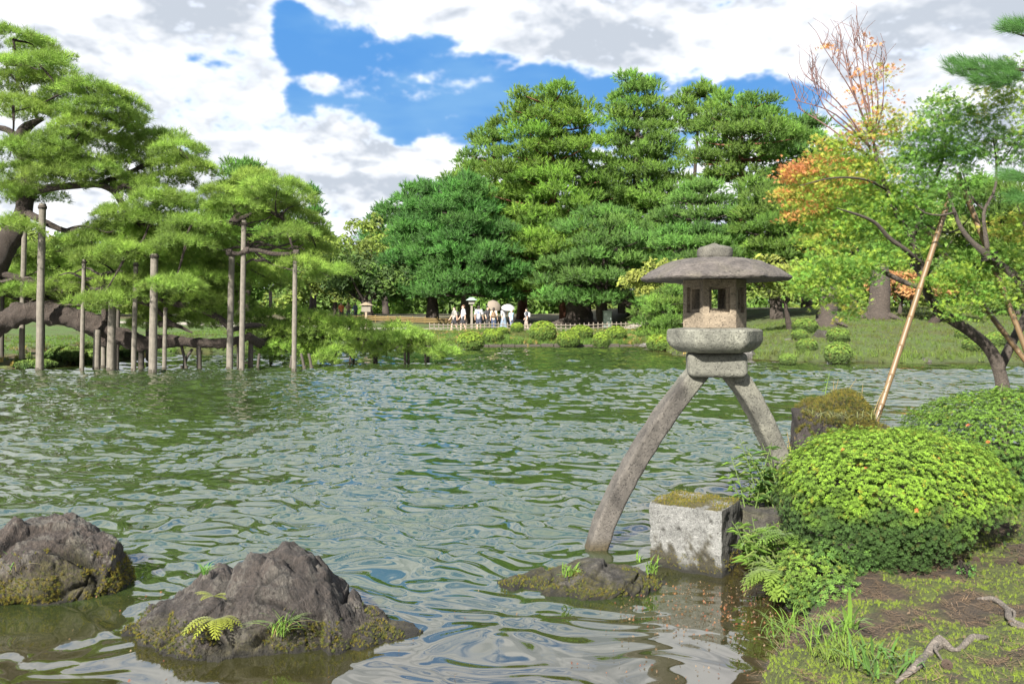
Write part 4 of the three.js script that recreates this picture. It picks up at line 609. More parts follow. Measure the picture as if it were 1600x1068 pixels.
// a boulder from its skyline (pixels) at a distance, with a rounded plan behind it
function boulder(name, label, d, sky, { deep = 0.6, nu = 220, nv = 130, rough = 1, seed = 0, strata = 0, tint, power = 0.75, parent }) {
  const pts = sky.map(([x, y]) => at(x, y, d)), x0 = pts[0].x, x1 = pts[pts.length - 1].x, pos = [], uv = [], idx = [], dirtShade = [];
  const topAt = (x) => { for (let i = 1; i < pts.length; i++) if (x <= pts[i].x) { const t = clamp((x - pts[i - 1].x) / (pts[i].x - pts[i - 1].x), 0, 1); return lerp(pts[i - 1].y, pts[i].y, t * t * (3 - 2 * t) * 0.5 + t * 0.5); } return pts[pts.length - 1].y; };
  for (let i = 0; i <= nu; i++) for (let j = 0; j <= nv; j++) {
    const u = i / nu, w = -Math.cos(u * Math.PI), x = lerp(x0, x1, 0.5 + 0.5 * w), a = j / nv * Math.PI, h = Math.max(0.02, topAt(x) - (strata ? 0.03 : 0.125)) + 0.3, plan = Math.pow(Math.max(0, 1 - Math.pow(Math.abs(w), 2.6)), 0.5) * deep;
    const cz = Math.cos(a), sz = Math.sin(a), k = V(x, -0.3 + h * Math.pow(sz, power), -d + Math.sign(cz) * Math.pow(Math.abs(cz), 0.85) * plan);
    const nn = V(w * 0.5, sz, cz).normalize(), q = k.clone();
    const wx = 0.12 * n3(q.x * 2.3 + seed, q.y * 2.3, q.z * 2.3), wy = 0.1 * n3(q.x * 2.3, q.y * 2.3 + seed, q.z * 2.3), sx = (q.x * 0.82 + q.y * 0.57) * 1.55 + wx + seed, sy = (-q.x * 0.57 + q.y * 0.82) * (2.3 + strata * 3.5) + wy, [f1, f2, id, t1] = cells(sx, sy, q.z * 1.7 + seed), [g1, g2, id2, t2] = cells(sx * 2.3 + 4, sy * 2.1, q.z * 3.6);
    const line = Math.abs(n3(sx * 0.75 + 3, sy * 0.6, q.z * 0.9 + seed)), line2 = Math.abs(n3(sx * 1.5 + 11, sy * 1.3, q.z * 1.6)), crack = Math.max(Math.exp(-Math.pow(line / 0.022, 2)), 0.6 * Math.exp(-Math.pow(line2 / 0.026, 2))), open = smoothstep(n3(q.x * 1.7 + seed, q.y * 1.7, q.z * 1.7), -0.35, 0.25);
    let e = -0.032 * crack * clamp(1.4 - 1.2 * sz * sz, 0.25, 1) + 0.06 * fbm(q.x * 1.4 + seed, q.y * 1.6, q.z * 1.4, 3) + (strata ? 0.02 : 0.05) * (id - 0.5) * smoothstep(f2 - f1, 0, 0.12) + (strata ? 0.08 : 0.17) * t1 * smoothstep(f2 - f1, 0, 0.1) - 0.06 * open * Math.exp(-Math.pow((f2 - f1) / 0.045, 2)) + 0.02 * (id2 - 0.5) * smoothstep(g2 - g1, 0, 0.1) + 0.05 * t2 * smoothstep(g2 - g1, 0, 0.1) - 0.014 * open * Math.exp(-Math.pow((g2 - g1) / 0.05, 2)) + 0.016 * fbm(q.x * 5 + seed, q.y * 5, q.z * 5, 3) + 0.006 * n3(q.x * 19, q.y * 19, q.z * 19) + 0.004 * n3(q.x * 45, q.y * 45, q.z * 45) + 0.02;
    dirtShade.push(Math.min(1, 1.15 * crack + open * Math.exp(-Math.pow((f2 - f1) / 0.05, 2)) + 0.4 * open * Math.exp(-Math.pow((g2 - g1) / 0.05, 2))));  // crack shade, with some dirt, that is darkened into the vertex colours
    e *= rough * Math.min(1, h * 2); q.addScaledVector(nn, e); pos.push(q.x, q.y, q.z); uv.push(x, a * 0.4);
  }
  for (let i = 0; i < nu; i++) for (let j = 0; j < nv; j++) { const a = i * (nv + 1) + j; idx.push(a, a + nv + 1, a + 1, a + 1, a + nv + 1, a + nv + 2); }
  const g = new THREE.BufferGeometry(); g.setAttribute('position', new THREE.Float32BufferAttribute(pos, 3)); g.setAttribute('uv', new THREE.Float32BufferAttribute(uv, 2)); g.setIndex(idx); g.computeVertexNormals(); paint(g, tint); { const q = g.attributes.color; for (let i = 0; i < q.count; i++) { const k = 1 - 0.62 * dirtShade[i]; q.setXYZ(i, q.getX(i) * k, q.getY(i) * k, q.getZ(i) * k); } }
  if (parent) return part(name, g, M.rock, parent);
  return single(name, label, 'rock', g, M.rock);
}
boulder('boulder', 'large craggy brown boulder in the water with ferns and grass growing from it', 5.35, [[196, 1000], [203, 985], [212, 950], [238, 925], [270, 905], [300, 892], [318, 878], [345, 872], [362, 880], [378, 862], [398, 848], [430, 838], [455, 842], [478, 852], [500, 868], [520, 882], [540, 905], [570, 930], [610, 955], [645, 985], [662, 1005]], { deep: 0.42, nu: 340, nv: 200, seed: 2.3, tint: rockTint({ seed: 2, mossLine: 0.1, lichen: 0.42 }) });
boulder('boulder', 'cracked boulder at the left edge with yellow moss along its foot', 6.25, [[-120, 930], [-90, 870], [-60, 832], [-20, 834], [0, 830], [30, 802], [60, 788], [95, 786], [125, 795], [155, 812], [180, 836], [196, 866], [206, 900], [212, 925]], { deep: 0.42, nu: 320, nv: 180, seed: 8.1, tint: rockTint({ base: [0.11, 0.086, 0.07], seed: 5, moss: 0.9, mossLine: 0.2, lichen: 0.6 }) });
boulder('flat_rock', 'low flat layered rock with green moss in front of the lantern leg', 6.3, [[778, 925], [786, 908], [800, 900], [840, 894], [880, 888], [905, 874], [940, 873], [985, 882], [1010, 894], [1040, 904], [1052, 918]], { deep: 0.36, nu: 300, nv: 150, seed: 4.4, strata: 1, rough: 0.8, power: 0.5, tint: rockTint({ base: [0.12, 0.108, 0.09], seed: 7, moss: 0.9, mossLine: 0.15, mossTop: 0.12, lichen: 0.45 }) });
// square stones by the lantern
function hewn(name, label, c, w, h, d, ry, tint, cut = 0.02) {
  const g0 = new RoundedBoxGeometry(w, h, d, 14, cut), p = g0.attributes.position, s = 26, pos = [], idx = [];
  g0.deleteAttribute('uv');
  const faces = []; for (const [ax, sg] of [[0, 1], [0, -1], [1, 1], [1, -1], [2, 1], [2, -1]]) { const base = pos.length / 3; for (let i = 0; i <= s; i++) for (let j = 0; j <= s; j++) { const u = (i / s - 0.5), v = (j / s - 0.5), q = [0, 0, 0]; q[ax] = sg * 0.5; q[(ax + 1) % 3] = u * sg; q[(ax + 2) % 3] = v; const P = V(q[0] * w, q[1] * h, q[2] * d), I = V(clamp(P.x, -w / 2 + cut, w / 2 - cut), clamp(P.y, -h / 2 + cut, h / 2 - cut), clamp(P.z, -d / 2 + cut, d / 2 - cut)), n = P.clone().sub(I).normalize().multiplyScalar(cut); P.copy(I).add(n); const e = 0.012 * n3(P.x * 4 + c.x, P.y * 4, P.z * 4) + 0.009 * n3(P.x * 16, P.y * 16, P.z * 16); P.addScaledVector(n.normalize(), e); pos.push(P.x, P.y, P.z); } for (let i = 0; i < s; i++) for (let j = 0; j < s; j++) { const a = base + i * (s + 1) + j; idx.push(a, a + s + 1, a + 1, a + 1, a + s + 1, a + s + 2); } }
  let g = new THREE.BufferGeometry(); g.setAttribute('position', new THREE.Float32BufferAttribute(pos, 3)); g.setIndex(idx); g.computeVertexNormals();
  // uv by face needs a finer mesh than the normals, so it is set per triangle
  g = boxUV(g); g.rotateY(ry); g.translate(c.x, c.y, c.z); paint(g, tint); return single(name, label, 'stone block', g, M.rock);
}
const blockTint = (x, y, z, nx, ny, nz) => { const n = fbm(x * 4, y * 4, z * 4, 4), f = n3(x * 20, y * 20, z * 20), st = fbm(x * 6, y * 1.7, z * 6, 4); let c = [0.56, 0.56, 0.53].map((v) => v * (1 + 0.2 * n)); c = mixc(c, [0.12, 0.105, 0.06], smoothstep(st * 0.7 + 0.5 * f * 0.6 + (0.22 - y) * 2.3, 0.0, 0.34)); c = mixc(c, [0.05, 0.045, 0.03], smoothstep(n3(x * 26, y * 26, z * 26) + 0.3 * n, 0.8, 0.95)); c = mixc(c, [0.2, 0.17, 0.04], smoothstep(ny, 0.5, 0.9) * smoothstep(n + 0.4, 0, 0.4)); if (nx > 0.5) c = mixc(c, [0.05, 0.045, 0.025], 0.75); return mixc([0.03, 0.028, 0.018], c, smoothstep(y, 0.01, 0.1)); };  // the right-facing side is darkened in the colour, as painted shade
hewn('stone_block', 'big square whitish stone block with mossy top standing in the shallow water', V(1.515, 0.13, -6.83), 0.6, 0.78, 0.52, -0.56, blockTint, 0.018);
hewn('stone_block', 'smaller squared brown stone behind the white block, under the azalea', V(2.17, 0.25, -7.12), 0.5, 0.3, 0.5, -0.5, stoneTint([0.17, 0.155, 0.13], { seed: 3, moss: 0.3 }), 0.03);
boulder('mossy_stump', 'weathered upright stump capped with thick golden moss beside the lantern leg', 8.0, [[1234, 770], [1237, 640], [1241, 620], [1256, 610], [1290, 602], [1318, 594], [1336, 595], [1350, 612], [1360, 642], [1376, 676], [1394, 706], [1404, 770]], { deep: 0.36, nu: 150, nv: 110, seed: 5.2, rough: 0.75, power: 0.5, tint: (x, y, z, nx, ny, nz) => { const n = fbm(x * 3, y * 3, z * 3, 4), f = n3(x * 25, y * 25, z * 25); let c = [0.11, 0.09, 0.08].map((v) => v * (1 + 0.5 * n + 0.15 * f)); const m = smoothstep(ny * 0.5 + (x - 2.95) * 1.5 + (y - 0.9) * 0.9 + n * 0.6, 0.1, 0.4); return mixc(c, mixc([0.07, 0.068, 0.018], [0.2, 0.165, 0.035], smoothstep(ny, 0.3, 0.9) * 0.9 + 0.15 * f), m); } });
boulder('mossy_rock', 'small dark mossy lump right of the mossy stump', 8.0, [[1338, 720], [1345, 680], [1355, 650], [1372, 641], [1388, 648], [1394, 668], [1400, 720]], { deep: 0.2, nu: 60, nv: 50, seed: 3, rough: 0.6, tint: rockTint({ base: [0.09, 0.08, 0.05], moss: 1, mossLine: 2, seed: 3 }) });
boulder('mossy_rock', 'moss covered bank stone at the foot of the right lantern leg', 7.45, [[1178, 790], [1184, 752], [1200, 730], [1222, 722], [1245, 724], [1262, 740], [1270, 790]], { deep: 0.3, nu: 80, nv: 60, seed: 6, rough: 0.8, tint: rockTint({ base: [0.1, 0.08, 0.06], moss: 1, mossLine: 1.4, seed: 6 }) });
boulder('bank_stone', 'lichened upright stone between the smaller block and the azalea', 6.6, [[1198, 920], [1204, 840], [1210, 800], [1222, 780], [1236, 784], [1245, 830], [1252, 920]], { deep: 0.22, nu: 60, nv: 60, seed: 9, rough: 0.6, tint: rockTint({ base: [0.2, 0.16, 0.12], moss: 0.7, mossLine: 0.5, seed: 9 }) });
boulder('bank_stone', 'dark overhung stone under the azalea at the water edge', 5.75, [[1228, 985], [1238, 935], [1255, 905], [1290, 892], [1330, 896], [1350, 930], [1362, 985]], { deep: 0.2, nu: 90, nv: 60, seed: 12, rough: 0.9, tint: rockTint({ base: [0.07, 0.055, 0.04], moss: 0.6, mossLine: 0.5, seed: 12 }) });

// moss standing on a stone, where the rule allows it
function fuzz(m, n, size, seed, rule, cols, geo = G.tuft) {
  const g = m.geometry, p = g.attributes.position, nn = g.attributes.normal, ix = g.index, T = (ix ? ix.count : p.count) / 3, r = rng(seed), S = new Scatter(), cum = new Float32Array(T), at3 = (k) => (ix ? ix.getX(k) : k), A = V(0, 0, 0), B = V(0, 0, 0), Cc = V(0, 0, 0); let sum = 0;
  for (let t = 0; t < T; t++) { A.fromBufferAttribute(p, at3(3 * t)); B.fromBufferAttribute(p, at3(3 * t + 1)); Cc.fromBufferAttribute(p, at3(3 * t + 2)); sum += B.sub(A).cross(Cc.sub(A)).length(); cum[t] = sum; }
  for (let i = 0; i < n; i++) { const w = r() * sum; let lo = 0, hi = T - 1; while (lo < hi) { const md = (lo + hi) >> 1; cum[md] < w ? lo = md + 1 : hi = md; } const [a, b, c] = [0, 1, 2].map((k) => at3(3 * lo + k)); let u = r(), v = r(); if (u + v > 1) { u = 1 - u; v = 1 - v; } A.fromBufferAttribute(p, a); B.fromBufferAttribute(p, b); Cc.fromBufferAttribute(p, c); const q = A.clone().addScaledVector(B.sub(A), u).addScaledVector(Cc.sub(A), v), nr = V(nn.getX(a), nn.getY(a), nn.getZ(a)); if (!rule(q, nr, r)) continue; const col = cols[Math.floor(r() * cols.length)], k = 0.7 + 0.6 * r(); S.add(q, nr.add(V((r() - 0.5) * 0.7, 0.5, (r() - 0.5) * 0.7)).normalize(), r() * 6, size * (0.6 + 0.8 * r()), RGB(col[0] * k, col[1] * k, col[2] * k)); }
  S.build('moss', geo, M.grass, m);
}
{
  const gold = [0.13, 0.115, 0.016], olive = [0.07, 0.085, 0.014], dark = [0.035, 0.045, 0.012], by = (n) => scene.children.filter((o) => o.name.startsWith(n));
  const patch = (q, s, t) => fbm(q.x * 2.4 + s, q.y * 2.4, q.z * 2.4, 3) > t;
  const [b1, b2] = by('boulder'); fuzz(b1, 16000, 0.02, 1, (q, n, r) => q.y > 0.015 && q.y < 0.17 && patch(q, 2, -0.05), [gold, olive, dark]); fuzz(b2, 16000, 0.022, 2, (q, n, r) => q.y > 0.015 && (q.y < 0.2 ? patch(q, 5, -0.2) : n.y > 0.4 && q.y < 0.36 && patch(q, 9, 0.1)), [gold, gold, olive]);
  fuzz(by('flat_rock')[0], 8000, 0.02, 3, (q, n, r) => q.y > 0.015 && patch(q, 3, q.y < 0.07 ? -0.1 : 0.3), [gold, olive, olive]);
  const [c1] = by('stone_block'); fuzz(c1, 9000, 0.018, 4, (q, n, r) => (n.y > 0.7 && patch(q, 1, -0.25)) || (q.y < 0.14 && q.y > 0.02 && r() < 0.4), [gold, gold, olive]);
  fuzz(by('mossy_stump')[0], 26000, 0.034, 5, (q, n, r) => n.y * 0.5 + (q.x - 2.95) * 1.5 + (q.y - 0.9) * 0.9 + 0.6 * fbm(q.x * 3, q.y * 3, q.z * 3, 4) > 0.15, [gold, olive, dark, [0.1, 0.09, 0.02]]);
  for (const [i, m] of by('mossy_rock').entries()) fuzz(m, 5000, 0.026, 6 + i, (q, n, r) => q.y > 0.3 && patch(q, i, -0.4), [olive, dark, gold]);
}

// ---------------------------------------------------------------- clipped shrubs
function clipped(name, label, category, c, rx, ry, rz, { n, size, geo = G.rosette, top, low, seed = 1, pw = 2.4, skip = () => false, group, stems = 5, base, core = true, red = 0 }) {
  const r = rng(seed * 17 + 1), o = thing(name, label, category, V(c.x, base ?? c.y - ry, c.z), group), loc = shifted(o), S = new Scatter();
  for (let i = 0; i < n; i++) {
    const d = randDir(r); if (d.y < -0.75) continue;
    const k = Math.pow(Math.pow(Math.abs(d.x), pw) + Math.pow(Math.abs(d.y), pw) + Math.pow(Math.abs(d.z), pw), -1 / pw), deep = r() < 0.3 ? 0.72 + 0.2 * r() : r() < 0.04 ? 1.02 + 0.05 * r() : 0.93 + 0.08 * r(), lump = 1 + 0.05 * n3(d.x * 3 + seed, d.y * 3, d.z * 3) + 0.02 * n3(d.x * 9 + seed, d.y * 9, d.z * 9);
    if (skip(d, r) || (deep > 0.9 && n > 10000 && n3b(d.x * 7 + seed, d.y * 7, d.z * 7) + 0.5 * n3(d.x * 15, d.y * 15, d.z * 15) > 0.62)) continue;
    const p = V(c.x + d.x * k * rx * deep * lump, c.y + d.y * k * ry * deep * lump, c.z + d.z * k * rz * deep * lump), nrm = V(d.x / rx, d.y / ry, d.z / rz).normalize().add(V((r() - 0.5) * 0.9, 0.35 + (r() - 0.5) * 0.5, (r() - 0.5) * 0.9)).normalize();
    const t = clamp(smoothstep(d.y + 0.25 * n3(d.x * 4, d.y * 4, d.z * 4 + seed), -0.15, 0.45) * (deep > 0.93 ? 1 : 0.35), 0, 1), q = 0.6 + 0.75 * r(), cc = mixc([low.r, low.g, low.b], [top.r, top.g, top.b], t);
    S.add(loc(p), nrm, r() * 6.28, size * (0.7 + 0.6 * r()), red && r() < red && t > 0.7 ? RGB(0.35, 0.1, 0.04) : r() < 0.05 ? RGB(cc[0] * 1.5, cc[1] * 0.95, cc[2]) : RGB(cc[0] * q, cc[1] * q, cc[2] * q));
  }
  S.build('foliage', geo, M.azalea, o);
  if (stems) { const br = []; for (let i = 0; i < stems; i++) { const a = i / stems * 6.28 + r(), b0 = V(c.x + Math.cos(a) * 0.12 * rx, (base ?? c.y - ry) - 0.05, c.z + Math.sin(a) * 0.12 * rz), e = V(c.x + Math.cos(a) * 0.75 * rx, c.y + ry * (0.1 + 0.4 * r()), c.z + Math.sin(a) * 0.75 * rz), md = b0.clone().lerp(e, 0.5).add(V((r() - 0.5) * 0.15, 0.08, (r() - 0.5) * 0.15)); br.push(tube([b0, md, e].map(loc), [0.03 * rx + 0.008, 0.022 * rx + 0.006, 0.006], { around: 6, step: 0.06, rough: 0.15, cap: false })); for (let j = 0; j < 3; j++) { const e2 = md.clone().add(V((r() - 0.5) * rx, ry * (0.2 + 0.4 * r()), (r() - 0.5) * rz)); br.push(tube([md, md.clone().lerp(e2, 0.5).add(V(0, 0.03, 0)), e2].map(loc), [0.012 * rx + 0.004, 0.008, 0.003], { around: 4, step: 0.08, cap: false })); } } part('stem', mergeGeometries(br), M.bark, o); }
  return o;
}
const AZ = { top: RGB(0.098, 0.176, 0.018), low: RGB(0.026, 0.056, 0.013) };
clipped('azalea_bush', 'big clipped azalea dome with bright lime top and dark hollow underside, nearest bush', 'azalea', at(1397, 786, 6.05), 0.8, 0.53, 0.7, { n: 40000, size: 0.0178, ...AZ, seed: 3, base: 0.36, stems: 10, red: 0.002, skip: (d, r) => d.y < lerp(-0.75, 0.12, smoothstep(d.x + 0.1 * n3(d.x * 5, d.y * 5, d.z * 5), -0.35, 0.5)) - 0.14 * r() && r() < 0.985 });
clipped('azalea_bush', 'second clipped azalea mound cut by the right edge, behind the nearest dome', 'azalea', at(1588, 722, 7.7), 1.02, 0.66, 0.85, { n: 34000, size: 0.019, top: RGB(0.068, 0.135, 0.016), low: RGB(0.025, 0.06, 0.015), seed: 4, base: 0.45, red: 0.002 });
// low bushy growth at the bank foot under the nearest azalea
clipped('low_bush', 'low leafy azalea shoots hanging over the water below the nearest dome', 'bush', at(1278, 905, 5.7), 0.27, 0.24, 0.25, { n: 1700, size: 0.021, top: RGB(0.085, 0.15, 0.022), low: RGB(0.05, 0.1, 0.02), seed: 5, base: 0.2, stems: 3 });
clipped('low_bush', 'small dark leafed bush on the bank edge beside the upright reed leaf', 'bush', at(1312, 938, 5.35), 0.17, 0.15, 0.16, { n: 700, size: 0.022, top: RGB(0.07, 0.14, 0.025), low: RGB(0.04, 0.09, 0.02), seed: 6, base: 0.2, stems: 3 });
clipped('low_bush', 'lower skirt of azalea shoots along the front of the hollow dome', 'bush', at(1345, 866, 5.65), 0.33, 0.16, 0.16, { n: 1000, size: 0.021, top: RGB(0.05, 0.105, 0.02), low: RGB(0.035, 0.08, 0.018), seed: 7, base: 0.35, stems: 4 });
clipped('seedling_bush', 'tiny dark green azalea seedling alone on the brown soil', 'bush', onGround(1510, 900), 0.05, 0.05, 0.05, { n: 60, size: 0.022, top: RGB(0.06, 0.15, 0.03), low: RGB(0.05, 0.12, 0.03), seed: 8, stems: 2 });
// far domes along the bank and on the mound
{
  const S = [[735, 533, 21, 15, 'leftmost clipped dome on the far bank beside the pine tip'], [770, 530, 16, 12, 'clipped dome next right of the leftmost far dome'], [785, 518, 9, 6, 'tiny round bush above the two leftmost far domes'], [808, 512, 10, 8, 'small ball bush on a stem beside the fence, under the parasols'], [849, 522, 21, 17, 'largest ball shaped dome on the far bank'], [889, 530, 18, 13, 'dark clipped dome low on the bank right of the largest ball'], [909, 520, 18, 12, 'dome set behind between two darker far domes'], [941, 531, 14, 13, 'round dome low at the waterline centre of the far bank'], [964, 521, 16, 12, 'dome high on the bank near the right fence end'], [1012, 517, 13, 10, 'bush at the end of the fence left of the lantern platform'], [1035, 535, 22, 14, 'broad dome on the point of shore left of the lantern platform']];
  S.forEach(([x, y, rx, ry, label], i) => { const g0 = onGround(x, y + ry, 40, 62), d = -g0.z, w = px2m(rx, d), h = px2m(ry, d); clipped('clipped_shrub', label, 'shrub', V(g0.x, g0.y + h * 0.92, g0.z - w * 0.7), w, h, w * 0.9, { n: Math.round(2600 * w), size: 0.075, top: RGB(0.12, 0.19, 0.022), low: RGB(0.05, 0.09, 0.018), seed: 20 + i, pw: 2.2, stems: 3, base: g0.y }); });
  const Q = [[1262, 509, 19, 12, 'broad flat dome highest on the mound'], [1252, 523, 12, 8, 'small dome just below the broad flat dome on the mound'], [1314, 524, 17, 12, 'dome beside the mossy rock on the mound'], [1264, 539, 16, 11, 'dome lower left on the mound near the slim trunk'], [1315, 551, 21, 18, 'biggest rounded bush right at the mound waterline'], [1234, 561, 13, 9, 'little bush at the waterline under the slim trunk'], [1530, 540, 18, 11, 'dark low dome at the right end of the mound slope'], [1562, 530, 16, 12, 'shaded dome far right behind the leaning trunk'], [1513, 520, 14, 10, 'dark bush high on the right slope of the mound']];
  Q.forEach(([x, y, rx, ry, label], i) => { const g0 = onGround(x, y + ry, 30, 56), d = -g0.z, w = px2m(rx, d), h = px2m(ry, d); clipped('clipped_shrub', label, 'shrub', V(g0.x, g0.y + h * 0.9, g0.z - w * 0.6), w, h, w * 0.9, { n: Math.round(3000 * w + 150), size: 0.055, top: RGB(0.1, 0.17, 0.03), low: RGB(0.05, 0.085, 0.022), seed: 40 + i, pw: 2.2, stems: 3, base: g0.y }); });
  const L = [[95, 552, 30, 12, 'low bush on the left bank under the mossy banded post'], [135, 556, 28, 14, 'bush at the left bank tip by the water'], [150, 545, 24, 12, 'dark bush on the left bank behind the slim post'], [40, 568, 34, 8, 'weedy low growth along the left bank waterline'], [185, 548, 26, 9, 'low bush behind the burl post']];
  L.forEach(([x, y, rx, ry, label], i) => { const g0 = onGround(x, y + ry, 27, 44), d = -g0.z, w = px2m(rx, d), h = px2m(ry, d); clipped('bank_shrub', label, 'shrub', V(g0.x, g0.y + h * 0.7, g0.z - w * 0.5), w, h, w * 0.7, { n: Math.round(1100 * w), size: 0.11, top: RGB(0.085, 0.14, 0.03), low: RGB(0.04, 0.08, 0.02), seed: 60 + i, pw: 2, stems: 2, base: g0.y }); });
}
// stones at the foot of the mound
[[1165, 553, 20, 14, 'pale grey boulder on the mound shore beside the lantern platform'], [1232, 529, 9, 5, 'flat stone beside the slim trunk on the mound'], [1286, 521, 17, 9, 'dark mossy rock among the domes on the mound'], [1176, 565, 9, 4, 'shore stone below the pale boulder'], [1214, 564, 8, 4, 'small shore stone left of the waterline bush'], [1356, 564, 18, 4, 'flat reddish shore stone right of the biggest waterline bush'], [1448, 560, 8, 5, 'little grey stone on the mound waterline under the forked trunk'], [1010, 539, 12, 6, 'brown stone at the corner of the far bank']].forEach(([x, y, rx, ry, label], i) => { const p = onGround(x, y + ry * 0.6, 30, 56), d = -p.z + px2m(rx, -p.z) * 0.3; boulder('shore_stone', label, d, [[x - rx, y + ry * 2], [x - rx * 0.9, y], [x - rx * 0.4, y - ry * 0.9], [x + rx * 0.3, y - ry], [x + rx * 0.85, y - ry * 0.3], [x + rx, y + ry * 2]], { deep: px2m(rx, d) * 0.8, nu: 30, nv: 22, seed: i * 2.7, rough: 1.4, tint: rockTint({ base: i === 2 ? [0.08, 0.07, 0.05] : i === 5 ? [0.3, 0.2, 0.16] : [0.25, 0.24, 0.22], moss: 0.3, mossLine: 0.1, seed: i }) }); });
// ---------------------------------------------------------------- near maples, bamboo stakes and the pine bough at the right
function leafMass(S, c, rx, ry, rz, n0, cols, r, sz = 0.9) {
  const n = Math.round(n0 * 0.72);
  for (let i = 0; i < n; i++) { const d = randDir(r).multiplyScalar(Math.cbrt(r())), layer = Math.round(d.y * 3.2) / 3.2 * 0.75 + d.y * 0.25, p = V(c.x + d.x * rx, c.y + layer * ry - 0.25 * ry * (d.x * d.x), c.z + d.z * rz), k = 0.75 + 0.5 * r(), col = cols[Math.floor(r() * cols.length)]; S.add(p, V((r() - 0.5) * 0.9 + d.x * 0.4, 1, (r() - 0.5) * 0.9 + 0.25).normalize(), r() * 6.28, sz * (0.8 + 0.4 * r()), RGB(col.r * k, col.g * k, col.b * k)); }
}
const MC = { orange: RGB(0.33, 0.165, 0.055), red: RGB(0.3, 0.135, 0.06), gold: RGB(0.24, 0.24, 0.04), yg: RGB(0.145, 0.225, 0.026), green: RGB(0.082, 0.18, 0.024), deep: RGB(0.062, 0.15, 0.025) };
{
  const D = 9.6, r = rng(77), foot = footing(1568, D), o = thing('maple_tree', 'near maple with dark leaning trunk, half turned orange and bare at the top', 'maple', foot), loc = shifted(o);
  const limb = (pts, radii, name = 'limb', opt = {}) => part(name, tube(pts.map(([x, y, q = 0]) => loc(at(x, y, D + q))), radii, { around: 9, step: 0.07, rough: 0.12, seed: pts[0][1], ...opt }), M.mapleBark, o);
  const b = at(1568, 615, D); const py = 490 + (EYE - foot.y + 0.2) / D * F;
  limb([[1572, py], [1568, 615], [1560, 575], [1548, 548], [1522, 522], [1492, 502], [1466, 484], [1452, 462], [1446, 440], [1438, 412], [1430, 385], [1418, 362], [1402, 335], [1388, 300], [1374, 262], [1366, 225]], [0.088, 0.074, 0.066, 0.062, 0.058, 0.055, 0.052, 0.047, 0.048, 0.042, 0.037, 0.032, 0.027, 0.022, 0.016], 'trunk', { around: 14, step: 0.05, rough: 0.16 });
  limb([[1560, 580], [1572, 555], [1585, 528], [1602, 498], [1630, 440], [1650, 380]], [0.06, 0.055, 0.052, 0.05, 0.04, 0.03]);
  limb([[1445, 450], [1425, 445], [1395, 432], [1372, 420], [1352, 405], [1330, 380], [1302, 350]], [0.03, 0.03, 0.026, 0.022, 0.018, 0.012, 0.006]);
  limb([[1438, 425, 0.1], [1420, 405, 0.3], [1400, 372, 0.5], [1385, 345, 0.5], [1368, 325, 0.6]], [0.034, 0.03, 0.026, 0.022, 0.014]);
  limb([[1436, 410, -0.1], [1418, 392, -0.3], [1390, 372, -0.4], [1368, 348, -0.5], [1340, 335, -0.6], [1308, 325, -0.7]], [0.03, 0.026, 0.022, 0.018, 0.014, 0.006]);
  limb([[1425, 372], [1440, 340], [1452, 300], [1470, 260], [1478, 215], [1470, 170]], [0.03, 0.025, 0.02, 0.016, 0.011, 0.005]);
  limb([[1448, 350], [1470, 362, -0.2], [1495, 360, -0.2], [1520, 335, -0.3]], [0.014, 0.012, 0.01, 0.005]);
  limb([[1456, 470], [1480, 470, -0.3], [1500, 460, -0.4], [1530, 440, -0.5]], [0.02, 0.015, 0.011, 0.005]);
  limb([[1372, 258], [1345, 235, 0.2], [1315, 225, 0.3], [1275, 230, 0.4]], [0.018, 0.014, 0.01, 0.004]);
  limb([[1385, 295], [1350, 280, -0.3], [1300, 278, -0.5], [1250, 290, -0.6]], [0.018, 0.013, 0.009, 0.004]);
  // bare twigs fanning from the top
  const tw = [], fan = [[1366, 225, 1330, 130, 1310, 40], [1366, 225, 1345, 130, 1330, 28], [1366, 225, 1352, 120, 1338, 24], [1366, 225, 1335, 150, 1282, 65], [1360, 230, 1310, 160, 1255, 115], [1360, 230, 1300, 175, 1238, 155], [1366, 225, 1350, 150, 1300, 80], [1366, 225, 1362, 140, 1352, 60], [1366, 225, 1372, 150, 1362, 90], [1366, 220, 1380, 160, 1380, 95], [1350, 240, 1290, 195, 1246, 168], [1362, 235, 1320, 180, 1268, 140], [1366, 225, 1340, 160, 1322, 85], [1340, 215, 1290, 170, 1262, 95]];
  for (const [x0, y0, x1, y1, x2, y2] of fan) { const q = (r() - 0.5) * 1.2; tw.push(tube([at(x0, y0, D), at(x1, y1, D + q * 0.6), at(x2, y2, D + q)].map(loc), [0.012, 0.008, 0.003], { around: 5, step: 0.12, cap: false })); for (let j = 0; j < 7; j++) { const t = 0.3 + 0.65 * r(), m0 = at(lerp(x1, x2, t), lerp(y1, y2, t), D + q * (0.6 + 0.4 * t)); tw.push(tube([m0, m0.clone().add(V((r() - 0.6) * 0.16, 0.08 + 0.1 * r(), (r() - 0.5) * 0.2)), m0.clone().add(V((r() - 0.65) * 0.3, 0.22 + 0.2 * r(), (r() - 0.5) * 0.3))].map(loc), [0.005, 0.0035, 0.002], { around: 4, step: 0.1, cap: false })); } }
  part('bare_twigs', mergeGeometries(tw), M.twig, o).userData.kind = 'stuff';
  const S = new Scatter(), add = (x, y, rx, ry, n, cols, q = 0) => leafMass(S, loc(at(x, y, D + q)), px2m(rx, D), px2m(ry, D), px2m((rx + ry) * 0.6, D), n, cols, r);
  const { orange, red, gold, yg, green, deep } = MC;
  add(1350, 120, 38, 60, 26, [red, orange]); add(1375, 140, 22, 50, 34, [orange, gold, red]); add(1372, 185, 30, 30, 40, [orange, gold, yg]); add(1290, 75, 10, 8, 5, [orange]);
